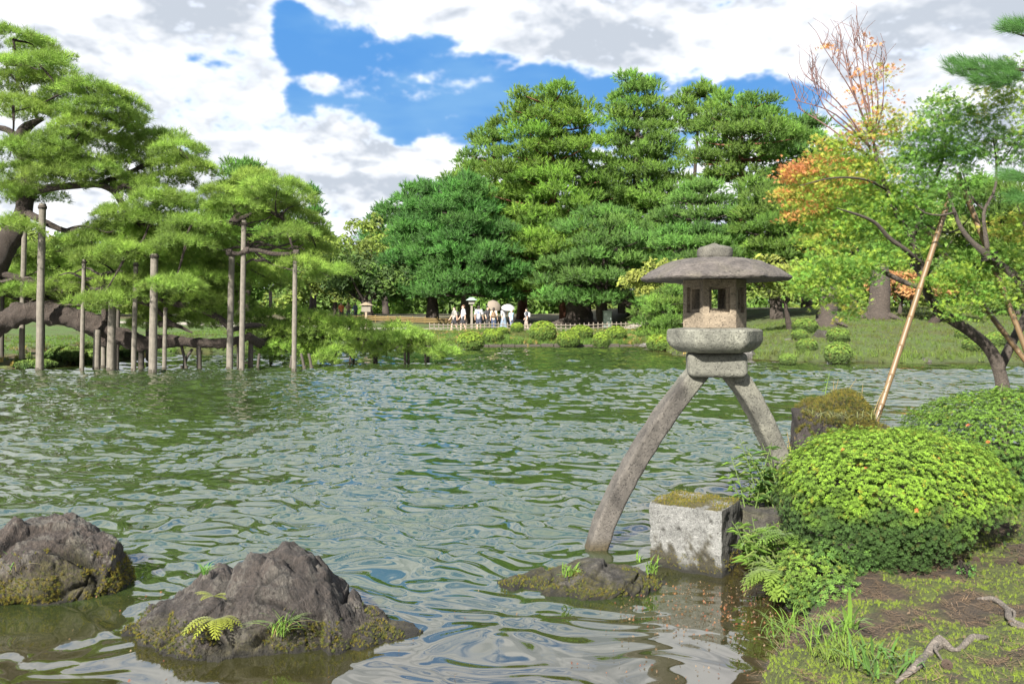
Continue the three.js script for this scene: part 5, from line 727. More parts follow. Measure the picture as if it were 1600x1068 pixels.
  add(1258, 275, 42, 26, 80, [orange, gold, yg, red]); add(1240, 268, 30, 18, 40, [orange, red]); add(1232, 300, 22, 14, 24, [orange, gold]); add(1300, 235, 46, 24, 95, [orange, gold, yg, yg]); add(1345, 215, 44, 28, 105, [orange, gold, yg, yg, green]); add(1400, 205, 34, 28, 80, [yg, yg, green, gold]);
  add(1300, 290, 58, 32, 190, [gold, yg, orange, yg, yg, green]); add(1355, 270, 52, 34, 190, [yg, gold, yg, green]); add(1260, 325, 42, 24, 110, [gold, orange, yg]); add(1320, 340, 62, 28, 190, [yg, yg, green]); add(1285, 375, 44, 22, 90, [yg, green, gold]); add(1390, 310, 46, 36, 170, [yg, green, green]);
  add(1365, 360, 44, 24, 120, [green, yg]); add(1425, 270, 44, 40, 190, [green, deep, green]); add(1450, 225, 44, 34, 170, [green, deep]); add(1470, 175, 38, 34, 120, [green, yg, deep]); add(1430, 330, 44, 30, 150, [deep, green]); add(1490, 235, 42, 30, 130, [green, deep]); add(1440, 385, 40, 24, 90, [green, yg]);
  add(1290, 415, 50, 20, 110, [green, yg], -0.4); add(1330, 425, 46, 22, 120, [green, green, yg], -0.4); add(1262, 440, 36, 20, 80, [green, yg], -0.5); add(1300, 455, 40, 22, 85, [green, yg], -0.5); add(1325, 480, 22, 24, 34, [green, yg, gold], -0.5); add(1370, 405, 44, 20, 90, [green, yg], -0.3);
  add(1480, 440, 40, 18, 90, [yg, green, yg], -0.4); add(1510, 425, 46, 22, 120, [yg, green], -0.4); add(1535, 455, 40, 22, 100, [yg, green], -0.5); add(1500, 480, 34, 18, 50, [yg, green], -0.5);
  S.build('crown', G.sprig, M.leaf, o);
}
{
  const D = 8.9, r = rng(78), foot = footing(1690, D), o = thing('maple_tree', 'second green maple whose thin dark boughs enter from the right edge', 'maple', foot), loc = shifted(o);
  const limb = (pts, radii, name = 'limb') => part(name, tube(pts.map(([x, y, q = 0]) => loc(at(x, y, D + q))), radii, { around: 8, step: 0.08, rough: 0.12, seed: pts[0][1] }), M.mapleBark, o);
  limb([[1690, 820], [1680, 640], [1655, 560], [1620, 470], [1585, 430], [1560, 410], [1545, 398], [1522, 380], [1502, 355], [1490, 325], [1478, 290]], [0.1, 0.09, 0.075, 0.06, 0.045, 0.035, 0.045, 0.028, 0.024, 0.018, 0.01], 'trunk');
  limb([[1545, 400], [1540, 365], [1538, 330], [1555, 295], [1557, 250], [1552, 215]], [0.026, 0.022, 0.018, 0.014, 0.012, 0.006]);
  limb([[1538, 328], [1522, 312], [1510, 285], [1500, 255]], [0.012, 0.01, 0.008, 0.004]);
  limb([[1490, 332], [1470, 336], [1445, 332], [1430, 320]], [0.011, 0.01, 0.008, 0.004]);
  limb([[1590, 435], [1605, 400], [1600, 350], [1590, 320]], [0.02, 0.015, 0.01, 0.004]);
  limb([[1556, 262], [1575, 240], [1596, 205]], [0.009, 0.007, 0.003]);
  const S = new Scatter(), { gold, yg, green, deep } = MC, add = (x, y, rx, ry, n, cols, q = 0) => leafMass(S, loc(at(x, y, D + q)), px2m(rx, D), px2m(ry, D), px2m((rx + ry) * 0.6, D), n, cols, r);
  add(1480, 165, 38, 24, 50, [green, deep]); add(1510, 195, 44, 30, 80, [green, deep, green]); add(1545, 160, 34, 30, 80, [yg, green, gold]); add(1575, 185, 44, 44, 130, [green, yg, yg]); add(1592, 120, 30, 34, 80, [yg, green]); add(1560, 225, 44, 24, 60, [green, deep]); add(1520, 240, 36, 18, 60, [green, deep]); add(1600, 235, 34, 30, 90, [green, deep]); add(1505, 275, 28, 24, 50, [green, deep]); add(1480, 300, 34, 22, 60, [green, deep]); add(1530, 275, 14, 12, 8, [green]);
  add(1585, 350, 40, 26, 90, [yg, yg, gold]); add(1575, 395, 44, 20, 70, [yg, green]); add(1600, 430, 36, 26, 60, [yg, green]); add(1580, 470, 36, 16, 36, [yg, green]);
  S.build('crown', G.sprigB, M.leaf, o);
}
// bamboo stakes that hold the maple
function stake(label, x0, y0, d0, x1, y1, d1, w) {
  const a = at(x0, y0, d0), b = at(x1, y1, d1), o = thing('bamboo_pole', label, 'bamboo pole', a), loc = shifted(o), L = a.distanceTo(b), R = px2m(w / 2, (d0 + d1) / 2), n = Math.round(L / 0.34);
  for (let i = 0; i < n; i++) { const p = a.clone().lerp(b, i / n), q = a.clone().lerp(b, (i + 1) / n); part('segment', tube([p, p.clone().lerp(q, 0.06), p.clone().lerp(q, 0.5), p.clone().lerp(q, 0.95), q].map(loc), [R * 1.12, R * 0.98, R * 0.96, R, R * 1.13], { around: 10, step: 0.03 }), M.bamboo, o); }
  return o;
}
stake('foremost bamboo pole slanting up from the bank across the maple trunk', 1362, 680, 8.7, 1492, 285, 9.45, 9);
stake('bamboo pole crossing behind the foremost one and running down to the right', 1428, 335, 9.9, 1650, 625, 9.4, 8.5);
stake('bamboo pole leaning left at the right edge, tied to a dark bough', 1497, 270, 9.2, 1640, 640, 8.8, 8.5);
for (const [x, y, d, label] of [[1446, 432, 9.35, 'dark cord binding the foremost bamboo pole to the maple trunk'], [1547, 402, 8.93, 'dark cord binding the right edge bamboo pole to a thin bough']]) {
  const p = at(x, y, d), o = thing('rope_lashing', label, 'rope', p); for (let i = 0; i < 4; i++) part('cord', new THREE.TorusGeometry(0.075, 0.012, 6, 20).rotateX(Math.PI / 2).rotateZ(0.35 * (i % 2 ? 1 : -1)).translate(0, (i - 1.5) * 0.022, 0), M.darkBark, o);
}
{ // pine bough with long needles, reaching in at the top right
  const D = 8.3, r = rng(90), foot = footing(1900, D), o = thing('pine_tree', 'near pine outside the frame whose long needled boughs reach in at top right', 'pine tree', foot), loc = shifted(o), S = new Scatter();
  part('trunk', tube([V(foot.x, foot.y - 0.3, foot.z), at(1890, 400, D), at(1860, 150, D), at(1830, -150, D)].map(loc), [0.2, 0.16, 0.13, 0.08], { around: 10, step: 0.3, rough: 0.15 }), M.bark, o);
  for (const b of [[[1868, 190], [1720, 150], [1620, 112], [1560, 108], [1505, 108]], [[1855, 120], [1700, 70], [1610, 58], [1582, 50]], [[1878, 320], [1720, 300], [1640, 285], [1578, 272]], [[1878, 340], [1720, 330], [1640, 318], [1590, 306]]]) part('limb', tube(b.map(([x, y]) => loc(at(x, y, D))), [0.05, 0.035, 0.02, 0.012, 0.006], { around: 6, step: 0.1 }), M.bark, o);
  const brush = (x, y, dx, dy, n) => { for (let i = 0; i < n; i++) { const p = at(x + (r() - 0.5) * 16, y + (r() - 0.5) * 10, D + (r() - 0.5) * 0.5), k = 0.8 + 0.5 * r(); S.add(loc(p), V(dx + (r() - 0.5) * 0.6, -dy + (r() - 0.3) * 0.6, (r() - 0.5) * 0.8).normalize(), r() * 6, 0.85, RGB(0.05 * k, 0.13 * k, 0.03 * k)); } };
  for (let i = 0; i < 26; i++) { const t = i / 26; brush(1492 + 110 * t, 106 + 10 * Math.sin(i * 2.3) + 8 * t, -0.8, -0.35, 5); } for (let i = 0; i < 10; i++) brush(1580 + i * 4, 50 - (i % 3) * 4, -0.8, -0.4, 5); for (let i = 0; i < 8; i++) { brush(1576 + i * 6, 272 + i, -0.9, -0.1, 5); brush(1590 + i * 5, 306 + i, -0.9, 0, 4); }
  for (let i = 0; i < 14; i++) brush(1530 + i * 5, 122 + (i % 4) * 3, -0.5, 0.1, 4);
  const T = new Tris(), q = rng(4); for (let j = 0; j < 46; j++) { const s = j / 46, a = q() * 6.28, d = V(Math.cos(a) * (0.75 - 0.4 * s), 0.7 + 0.5 * s, Math.sin(a) * (0.75 - 0.4 * s)).normalize(), p = V(0, s * 0.1, 0), w = perp(d, q).multiplyScalar(0.0017); T.tri(p.clone().add(w), p.clone().sub(w), p.clone().addScaledVector(d, 0.1 + 0.03 * q()), 0.8 + 0.4 * q()); }
  S.build('crown', T.geo(), M.needle, o);
}

// ---------------------------------------------------------------- small plants
function plant(name, label, category, p, build, group) { const o = thing(name, label, category, p, group); build(o, shifted(o)); return o; }
const tintGeo = (T) => T.geo();
function fern(o, r, n, len, col, { droop = 0.6, wide = 0.22, dir = null, spread = 3.14 } = {}) {
  for (let f = 0; f < n; f++) {
    const a = dir === null ? r() * 6.28 : dir + (r() - 0.5) * spread * 2, L = len * (0.6 + 0.5 * r()), d = V(Math.cos(a), 0, Math.sin(a)), s = V(-d.z, 0, d.x), T = new Tris(), rise = 0.45 + 0.5 * r(), k = 0.8 + 0.4 * r(), P = (t) => d.clone().multiplyScalar(L * t).add(V(0, L * (rise * t - droop * t * t), 0)), N = 13;
    for (let i = 0; i < N; i++) { const t0 = i / N, t1 = (i + 1) / N, p = P(t0), q = P(t1), w = L * wide * Math.sin(Math.PI * (0.12 + 0.86 * t0)) * 1.1, wd = s.clone().multiplyScalar(0.003); T.tri(p.clone().add(wd), p.clone().sub(wd), q, k * 0.9); for (const sg of [1, -1]) { const tip = p.clone().addScaledVector(s, sg * w).add(q.clone().sub(p).multiplyScalar(0.9)).add(V(0, -0.12 * w, 0)), m = p.clone().lerp(tip, 0.5), b = q.clone().sub(p).multiplyScalar(0.42); T.tri(p, m.clone().add(b), tip, k); T.tri(p, tip, m.clone().sub(b), k * 0.94); } }
    part('frond', tintGeo(T), leafTint(col), o);
  }
}
const tints = new Map();
function leafTint(c) { const key = c.getHexString() + c.r.toFixed(3); if (!tints.has(key)) tints.set(key, leafMat({ color: c })); return tints.get(key); }
function blades(o, r, n, len, wide, col, { lean = 0.8, spread = 0.05, name = 'leaf', parts = 24, up = 0.2 } = {}) {
  let T = new Tris(), made = 0; const per = Math.max(1, Math.ceil(n / parts));
  for (let i = 0; i < n; i++) { const a = r() * 6.28, b = V((r() - 0.5) * spread * 2, 0, (r() - 0.5) * spread * 2), L = len * (0.5 + 0.6 * r()), d = V(Math.cos(a), 0, Math.sin(a)), q = lean * (0.25 + r()), s = V(-d.z, 0, d.x), k = 0.75 + 0.5 * r(), P = (t) => b.clone().addScaledVector(d, L * q * t * t + 0.02 * t).add(V(0, L * (t * (0.9 + up) - 0.5 * q * t * t * t), 0)); const N = 5; for (let j = 0; j < N; j++) { const t0 = j / N, t1 = (j + 1) / N, w0 = s.clone().multiplyScalar(wide * 0.5 * Math.sin(Math.PI * (0.22 + 0.74 * t0))), w1 = s.clone().multiplyScalar(wide * 0.5 * Math.sin(Math.PI * (0.22 + 0.74 * t1))), p = P(t0), e = P(t1); T.tri(p.clone().add(w0), p.clone().sub(w0), e.clone().add(w1), k); T.tri(p.clone().sub(w0), e.clone().sub(w1), e.clone().add(w1), k); } if ((i + 1) % per === 0 || i === n - 1) { const q = part(name, tintGeo(T), leafTint(col), o); if (per > 1) q.userData.kind = 'stuff'; T = new Tris(); } }
}
function leafyStem(o, r, h, n, len, wide, col, { lean = V(0.2, 0, 0), stemCol = RGB(0.09, 0.14, 0.03), base = V(0, 0, 0) } = {}) {
  const top = base.clone().add(V(lean.x * h, h, lean.z * h)), mid = base.clone().lerp(top, 0.55).add(V(-lean.x * h * 0.1, 0, 0)); part('stem', tube([base, mid, top], [0.006, 0.005, 0.002], { around: 5, step: 0.06, cap: false }), mat(stemCol), o);
  let T = new Tris(); for (let i = 0; i < n; i++) { const t = 0.3 + 0.7 * (i / n), p = t < 0.55 ? base.clone().lerp(mid, t / 0.55) : mid.clone().lerp(top, (t - 0.55) / 0.45), a = i * 2.4 + r(), d = V(Math.cos(a), 0.25, Math.sin(a)).normalize(), s = V(-Math.sin(a), 0.1, Math.cos(a)), L = len * (0.7 + 0.5 * r()) * (1.1 - 0.4 * t), m = p.clone().addScaledVector(d, L * 0.45), tip = p.clone().addScaledVector(d, L).add(V(0, -0.35 * L, 0)), w = s.clone().multiplyScalar(wide / 2), k = 0.8 + 0.4 * r(); T.tri(p, m.clone().add(w), tip, k); T.tri(p, tip, m.clone().sub(w), k * 0.9); if (len > 0.1) { part('leaf', tintGeo(T), leafTint(col), o); T = new Tris(); } } if (T.n) part('leaf', tintGeo(T), leafTint(col), o).userData.kind = 'stuff';
}
{
  const r = rng(303), g1 = RGB(0.14, 0.25, 0.03), g2 = RGB(0.22, 0.25, 0.03), g3 = RGB(0.09, 0.19, 0.03), pale = RGB(0.2, 0.27, 0.06);
  plant('fern', 'yellow green fern clump growing low on the front of the large boulder', 'fern', at(338, 968, 4.98), (o) => { fern(o, r, 9, 0.2, g2, { dir: 1.6, spread: 1.4, droop: 0.9 }); });
  plant('fern', 'small fern just above the fern clump on the large boulder', 'fern', at(336, 932, 5.02), (o) => fern(o, r, 6, 0.13, g2, { dir: 1.5, spread: 1.6 }));
  plant('grass_tuft', 'spiky grass tuft at the foot of the large boulder', 'grass tuft', at(436, 990, 4.96), (o) => { blades(o, r, 60, 0.17, 0.006, g1, { lean: 1.1 }); blades(o, r, 14, 0.15, 0.005, RGB(0.32, 0.26, 0.1), { lean: 1.2, parts: 4 }); });
  plant('pine_seedling', 'bright green seedling tuft high on the large boulder', 'seedling', at(320, 897, 5.28), (o) => blades(o, r, 34, 0.085, 0.005, RGB(0.12, 0.27, 0.03), { lean: 0.9, spread: 0.015, parts: 8 }));
  plant('grass_tuft', 'small grass with broad leaf on the left edge boulder', 'grass tuft', at(20, 888, 5.85), (o) => { blades(o, r, 22, 0.12, 0.008, g3, { parts: 8 }); blades(o, r, 24, 0.1, 0.005, RGB(0.3, 0.25, 0.1), { lean: 1.3, spread: 0.08, parts: 6 }); });
  plant('grass_tuft', 'little weed tuft on top of the flat layered rock', 'grass tuft', at(890, 898, 6.1), (o) => blades(o, r, 26, 0.09, 0.012, g1, { lean: 1, spread: 0.06, parts: 8 }));
  plant('grass_tuft', 'weed growing between the flat rock and the white block', 'grass tuft', at(1018, 895, 6.25), (o) => blades(o, r, 16, 0.14, 0.011, g1, { lean: 0.7, parts: 8 }));
  plant('grass_tuft', 'dark grass on the back corner of the white block top', 'grass tuft', at(1135, 795, 6.75), (o) => blades(o, r, 26, 0.1, 0.005, RGB(0.07, 0.12, 0.03), { lean: 0.7, spread: 0.08, parts: 8 }));
  plant('water_plant', 'tiny green sprout at the water beside the white block', 'plant', at(1002, 852, 6.9).setY(0), (o) => blades(o, r, 8, 0.09, 0.014, g1, { parts: 8, lean: 1.2 }));
  plant('bamboo_grass', 'broad leaved bamboo grass leaning over the water before the right lantern leg', 'plant', at(1195, 770, 7.15), (o) => { for (let i = 0; i < 20; i++) leafyStem(o, r, 0.35 + 0.36 * r(), 11, 0.17, 0.032, [g1, pale, g1, g3][i % 4], { lean: V(-0.45 + 0.6 * r(), 0, 0.3 * r()), base: V((r() - 0.5) * 0.36, -0.2, (r() - 0.5) * 0.25) }); });
  plant('bamboo_grass', 'pale bamboo leaves fanning below the smaller squared stone', 'plant', at(1208, 880, 6.2).setY(0.12), (o) => { for (let i = 0; i < 22; i++) leafyStem(o, r, 0.2 + 0.28 * r(), 11, 0.15, 0.022, [g1, pale, g1][i % 3], { lean: V(-0.6 + 0.7 * r(), 0, 0.4 * r()), base: V((r() - 0.5) * 0.35, -0.05, (r() - 0.5) * 0.2) }); });
  plant('fern', 'light fern fronds drooping to the water at the bank corner', 'fern', at(1225, 925, 5.85).setY(0.2), (o) => { fern(o, r, 44, 0.34, RGB(0.15, 0.23, 0.03), { dir: 2.4, spread: 1.7, droop: 0.85, wide: 0.2 }); fern(o, r, 12, 0.28, RGB(0.24, 0.24, 0.05), { dir: 2.5, spread: 1.2, droop: 1, wide: 0.2 }); });
  plant('fern', 'fern fronds climbing the stone left of the azalea', 'fern', at(1235, 862, 6.05).setY(0.42), (o) => fern(o, r, 30, 0.26, g1, { dir: 2.2, spread: 1.5, droop: 0.7 }));
  plant('reed_leaf', 'single tall upright reed leaf on the bank edge', 'plant', onGround(1330, 985), (o) => { blades(o, r, 3, 0.22, 0.022, g1, { lean: 0.35, parts: 3, spread: 0.02 }); blades(o, r, 8, 0.13, 0.016, g1, { lean: 0.9, parts: 8 }); });
  plant('grass_tuft', 'bright grass clump at the bottom edge by the waterline', 'grass tuft', at(1262, 1062, 4.75).setY(0.16), (o) => blades(o, r, 150, 0.17, 0.007, g1, { lean: 0.9, spread: 0.22 }));
  plant('grass_tuft', 'grass clump just above the bottom edge under the reed leaf', 'grass tuft', onGround(1318, 1030), (o) => blades(o, r, 110, 0.12, 0.007, RGB(0.15, 0.23, 0.03), { lean: 0.8, spread: 0.14 }));
  plant('grass_tuft', 'weedy leaves at the bottom edge left of the grey root', 'grass tuft', onGround(1385, 1058), (o) => { blades(o, r, 40, 0.13, 0.014, g3, { lean: 1, spread: 0.14 }); });
  plant('grass_tuft', 'narrow grass along the bank under the leafy bush', 'grass tuft', onGround(1300, 1000), (o) => blades(o, r, 60, 0.16, 0.009, g1, { lean: 0.9, spread: 0.12 }));
  plant('grass_tuft', 'thin grass hanging from the side of the mossy stump', 'grass tuft', at(1318, 650, 7.6), (o) => blades(o, r, 60, 0.17, 0.005, RGB(0.2, 0.22, 0.08), { lean: 1.3, spread: 0.28, up: -0.3 }));
  plant('weed', 'thin yellowish weeds standing behind the mossy stump', 'plant', at(1345, 620, 8.5), (o) => { for (let i = 0; i < 8; i++) leafyStem(o, r, 0.28 + 0.2 * r(), 9, 0.045, 0.022, RGB(0.24, 0.23, 0.06), { lean: V((r() - 0.5) * 1.2, 0, 0), base: V((r() - 0.5) * 0.9, -0.25, 0), stemCol: RGB(0.16, 0.12, 0.05) }); });
  plant('weed', 'yellow leaved weeds over the water between lantern leg and stump', 'plant', at(1222, 690, 7.9), (o) => { for (let i = 0; i < 12; i++) leafyStem(o, r, 0.2 + 0.26 * r(), 9, 0.05, 0.026, [RGB(0.3, 0.25, 0.07), RGB(0.2, 0.24, 0.05)][i % 2], { lean: V((r() - 0.6) * 1.1, 0, 0), base: V((r() - 0.5) * 0.35, -0.3, 0), stemCol: RGB(0.2, 0.14, 0.06) }); });
  plant('weed', 'young light green shoot rising before the maple trunk foot', 'plant', at(1560, 612, 7.6), (o) => leafyStem(o, r, 0.2, 8, 0.14, 0.03, g1, { base: V(0, -0.12, 0) }));
  plant('weed', 'pale shoot standing in the water view left of the bamboo pole foot', 'plant', at(1288, 585, 8.6), (o) => leafyStem(o, r, 0.3, 10, 0.07, 0.02, g1, { base: V(0, -0.28, 0) }));
  // roots and cones on the bare soil
  const rootM = mat(RGB(0.17, 0.15, 0.13), { map: tiled(barkT, 0.3), bumpMap: tiled(barkT, 0.3), bumpScale: 0.008 });
  for (const [label, pts, rad] of [['gnarled grey root looping out of the soil at the bottom edge', [[1400, 1072], [1432, 1052], [1448, 1026], [1470, 1012], [1492, 1016], [1520, 1006], [1545, 996]], [0.008, 0.02, 0.024, 0.034, 0.012, 0.022, 0.008]], ['pale zigzag root on the soil at the right edge', [[1528, 942], [1552, 946], [1572, 958], [1580, 972], [1605, 980], [1640, 990]], [0.01, 0.016, 0.017, 0.017, 0.022, 0.022]]]) {
    const p = pts.map(([x, y], i) => onGround(x, y).add(V(0, 0.002 + 0.012 * (i % 2), 0))), o = thing('tree_root', label, 'root', p[0]); part('root', tube(p.map(shifted(o)), rad, { around: 10, step: 0.02, rough: 0.35, seed: pts[0][0] }), rootM, o);
    for (let i = 0; i < 2; i++) { const q = p[2 + i]; part('rootlet', tube([q, q.clone().add(V((r() - 0.5) * 0.2, 0, 0.08)), q.clone().add(V((r() - 0.5) * 0.4, -0.03, 0.16))].map(shifted(o)), [0.014, 0.01, 0.004], { around: 6, step: 0.03, rough: 0.2 }), rootM, o); }
  }
  const cone = (() => { const T = new Tris(); for (let i = 0; i < 60; i++) { const t = i / 60, a = i * 2.4, y = t * 0.045, R = 0.018 * Math.sin(Math.PI * (0.15 + 0.8 * t)), p = V(Math.cos(a) * R * 0.5, y, Math.sin(a) * R * 0.5), e = V(Math.cos(a) * R * 1.35, y + 0.006, Math.sin(a) * R * 1.35), s = V(-Math.sin(a), 0, Math.cos(a)).multiplyScalar(0.007); T.tri(p, e.clone().add(s), e.clone().sub(s), 0.7 + 0.5 * r()); T.tri(p.clone().add(V(0, 0.006, 0)), e.clone().sub(s), e.clone().add(s), 0.6); } return T.geo(); })(), coneM = mat(RGB(0.07, 0.045, 0.03), { vertexColors: true, side: THREE.DoubleSide });
  [[1478, 1044, 'dark pine cone beside the grey root at the bottom edge'], [1522, 876, 'dark pine cone on the soil right of the big azalea'], [1592, 880, 'pine cone at the right edge on the moss']].forEach(([x, y, label]) => { const p = onGround(x, y), m = single('pine_cone', label, 'pine cone', cone, coneM); m.position.copy(p).add(V(0, 0.012, 0)); m.rotation.set(1.3, r() * 6, 0.3); });
}
// moss, grass and litter that nobody could count
{
  const r = rng(404), moss = new Scatter(), litter = new Scatter();
  for (let i = 0; i < 60000; i++) { const d = 2.6 + Math.pow(r(), 1.3) * 7.4, x = 1.1 + Math.pow(r(), 1.4) * 7, z = -d, h = Hgt(x, z); if (h < 0.1) continue; const c = groundColor(x, z, h), green = c[1] / c[0]; if (green < 0.85 || r() > (green - 0.7) * 3) continue; const k = 0.8 + 0.6 * r(); moss.add(V(x, h - 0.004, z), V((r() - 0.5) * 0.5, 1, (r() - 0.5) * 0.5).normalize(), r() * 6, 0.016 + 0.016 * r(), RGB(0.105 * k, 0.15 * k, 0.02)); }
  const o1 = moss.build('moss', G.tuft, M.grass, scene); o1.userData = { kind: 'stuff', label: 'short bright moss over the near bank', category: 'moss' };
  const straw = (() => { const T = new Tris(), q = rng(6); for (let i = 0; i < 7; i++) { const a = q() * 6.28, p = V((q() - 0.5) * 0.06, 0.004 * q() + 0.002, (q() - 0.5) * 0.06), e = p.clone().add(V(Math.cos(a) * 0.075, 0.008 * q(), Math.sin(a) * 0.075)), w = V(-Math.sin(a), 0, Math.cos(a)).multiplyScalar(0.0014); T.tri(p.clone().add(w), p.clone().sub(w), e, 0.7 + 0.6 * q()); } return T.geo(); })();
  for (let i = 0; i < 6000; i++) { const d = 2.8 + r() * 5.2, x = 1.3 + Math.pow(r(), 1.3) * 5, z = -d, h = Hgt(x, z); if (h < 0.12) continue; const c = groundColor(x, z, h); if (c[1] / c[0] > 0.95 && r() > 0.15) continue; const k = 0.7 + 0.7 * r(); litter.add(V(x, h + 0.003, z), V((r() - 0.5) * 0.3, 1, (r() - 0.5) * 0.3).normalize(), r() * 6, 0.7 + 0.8 * r(), RGB(0.115 * k, 0.075 * k, 0.042 * k)); }
  const o2 = litter.build('needle_litter', straw, mat(RGB(1, 1, 1), { vertexColors: true, side: THREE.DoubleSide }), scene); o2.userData = { kind: 'stuff', label: 'dry brown pine needle litter on the near bank', category: 'needle litter' };
  const grass = new Scatter();
  for (let i = 0; i < 30000; i++) {
    let x, d; const q = r(); if (q < 0.3) { x = -8 + r() * 17; d = 50.5 + r() * 7; } else if (q < 0.7) { x = 8 + r() * 28; d = 34 + r() * 17; } else if (q < 0.85) { x = -32 + r() * 18; d = 30 + r() * 16; } else { x = -20 + r() * 20; d = 44 + r() * 13; }
    const z = -d, h = Hgt(x, z); if (h < 0.04) continue; const c = groundColor(x, z, h), edge = h < 0.35 ? 1.8 : 1, k = 0.8 + 0.6 * r(), dry = c[0] > c[1]; if (dry && r() < 0.5) continue;
    grass.add(V(x, h - 0.02, z), V((r() - 0.5) * 0.4, 1, (r() - 0.5) * 0.4).normalize(), r() * 6, (0.1 + 0.13 * r()) * edge, dry ? RGB(0.2 * k, 0.16 * k, 0.06) : RGB((0.012 + c[0] * 0.6) * k, (0.016 + c[1] * 0.66) * k, 0.02 * k));
  }
  const o3 = grass.build('grass', G.tuft, M.grass, scene); o3.userData = { kind: 'stuff', label: 'grass on the far banks and the mound', category: 'grass' };
  const fl = new Scatter(), leaf = mapleSprig(61, 1, 0.03, 0.001, 7);
  for (let i = 0; i < 700; i++) { const q = r(); let x, d; if (q < 0.68) { const a = r() * 6.28, w = Math.sqrt(r()); x = 1.45 + Math.cos(a) * w * 0.75; d = 5.75 + Math.sin(a) * w * 0.55; } else if (q < 0.9) { x = 0.6 + r() * 1.3; d = 4.6 + r() * 1.6; } else { x = -3 + r() * 4.5; d = 4.6 + r() * 1.6; } if (inland(x, d) > -0.03) continue; const k = 0.7 + 0.6 * r(), c = [RGB(0.34, 0.17, 0.08), RGB(0.4, 0.3, 0.2), RGB(0.3, 0.1, 0.05), RGB(0.22, 0.15, 0.08)][Math.floor(r() * 4)]; fl.add(V(x, ripple(x, -d) + 0.006, -d), V((r() - 0.5) * 0.1, 1, (r() - 0.5) * 0.1).normalize(), r() * 6, 0.2 + 0.35 * r(), RGB(c.r * k * 0.5, c.g * k * 0.5, c.b * k * 0.5)); }
  const dry = new Scatter(); for (let i = 0; i < 260; i++) { const d2 = 3.4 + r() * 4, x = 1.4 + r() * 4, h = Hgt(x, -d2); if (h < 0.15) continue; const k = 0.5 + 0.7 * r(); dry.add(V(x, h + 0.008, -d2), V((r() - 0.5) * 0.9, 1, (r() - 0.5) * 0.9).normalize(), r() * 6, 0.35 + 0.4 * r(), r() < 0.6 ? RGB(0.12 * k, 0.07 * k, 0.04 * k) : RGB(0.17 * k, 0.13 * k, 0.09 * k)); }
  const o5 = dry.build('fallen_leaves', leaf, M.leaf, scene); o5.userData = { kind: 'stuff', label: 'dry brown leaves lying on the near bank', category: 'leaves' };
  const o4 = fl.build('floating_leaves', leaf, M.leaf, scene); o4.userData = { kind: 'stuff', label: 'fallen brown and red leaves floating on the shallow water', category: 'leaves' };
}

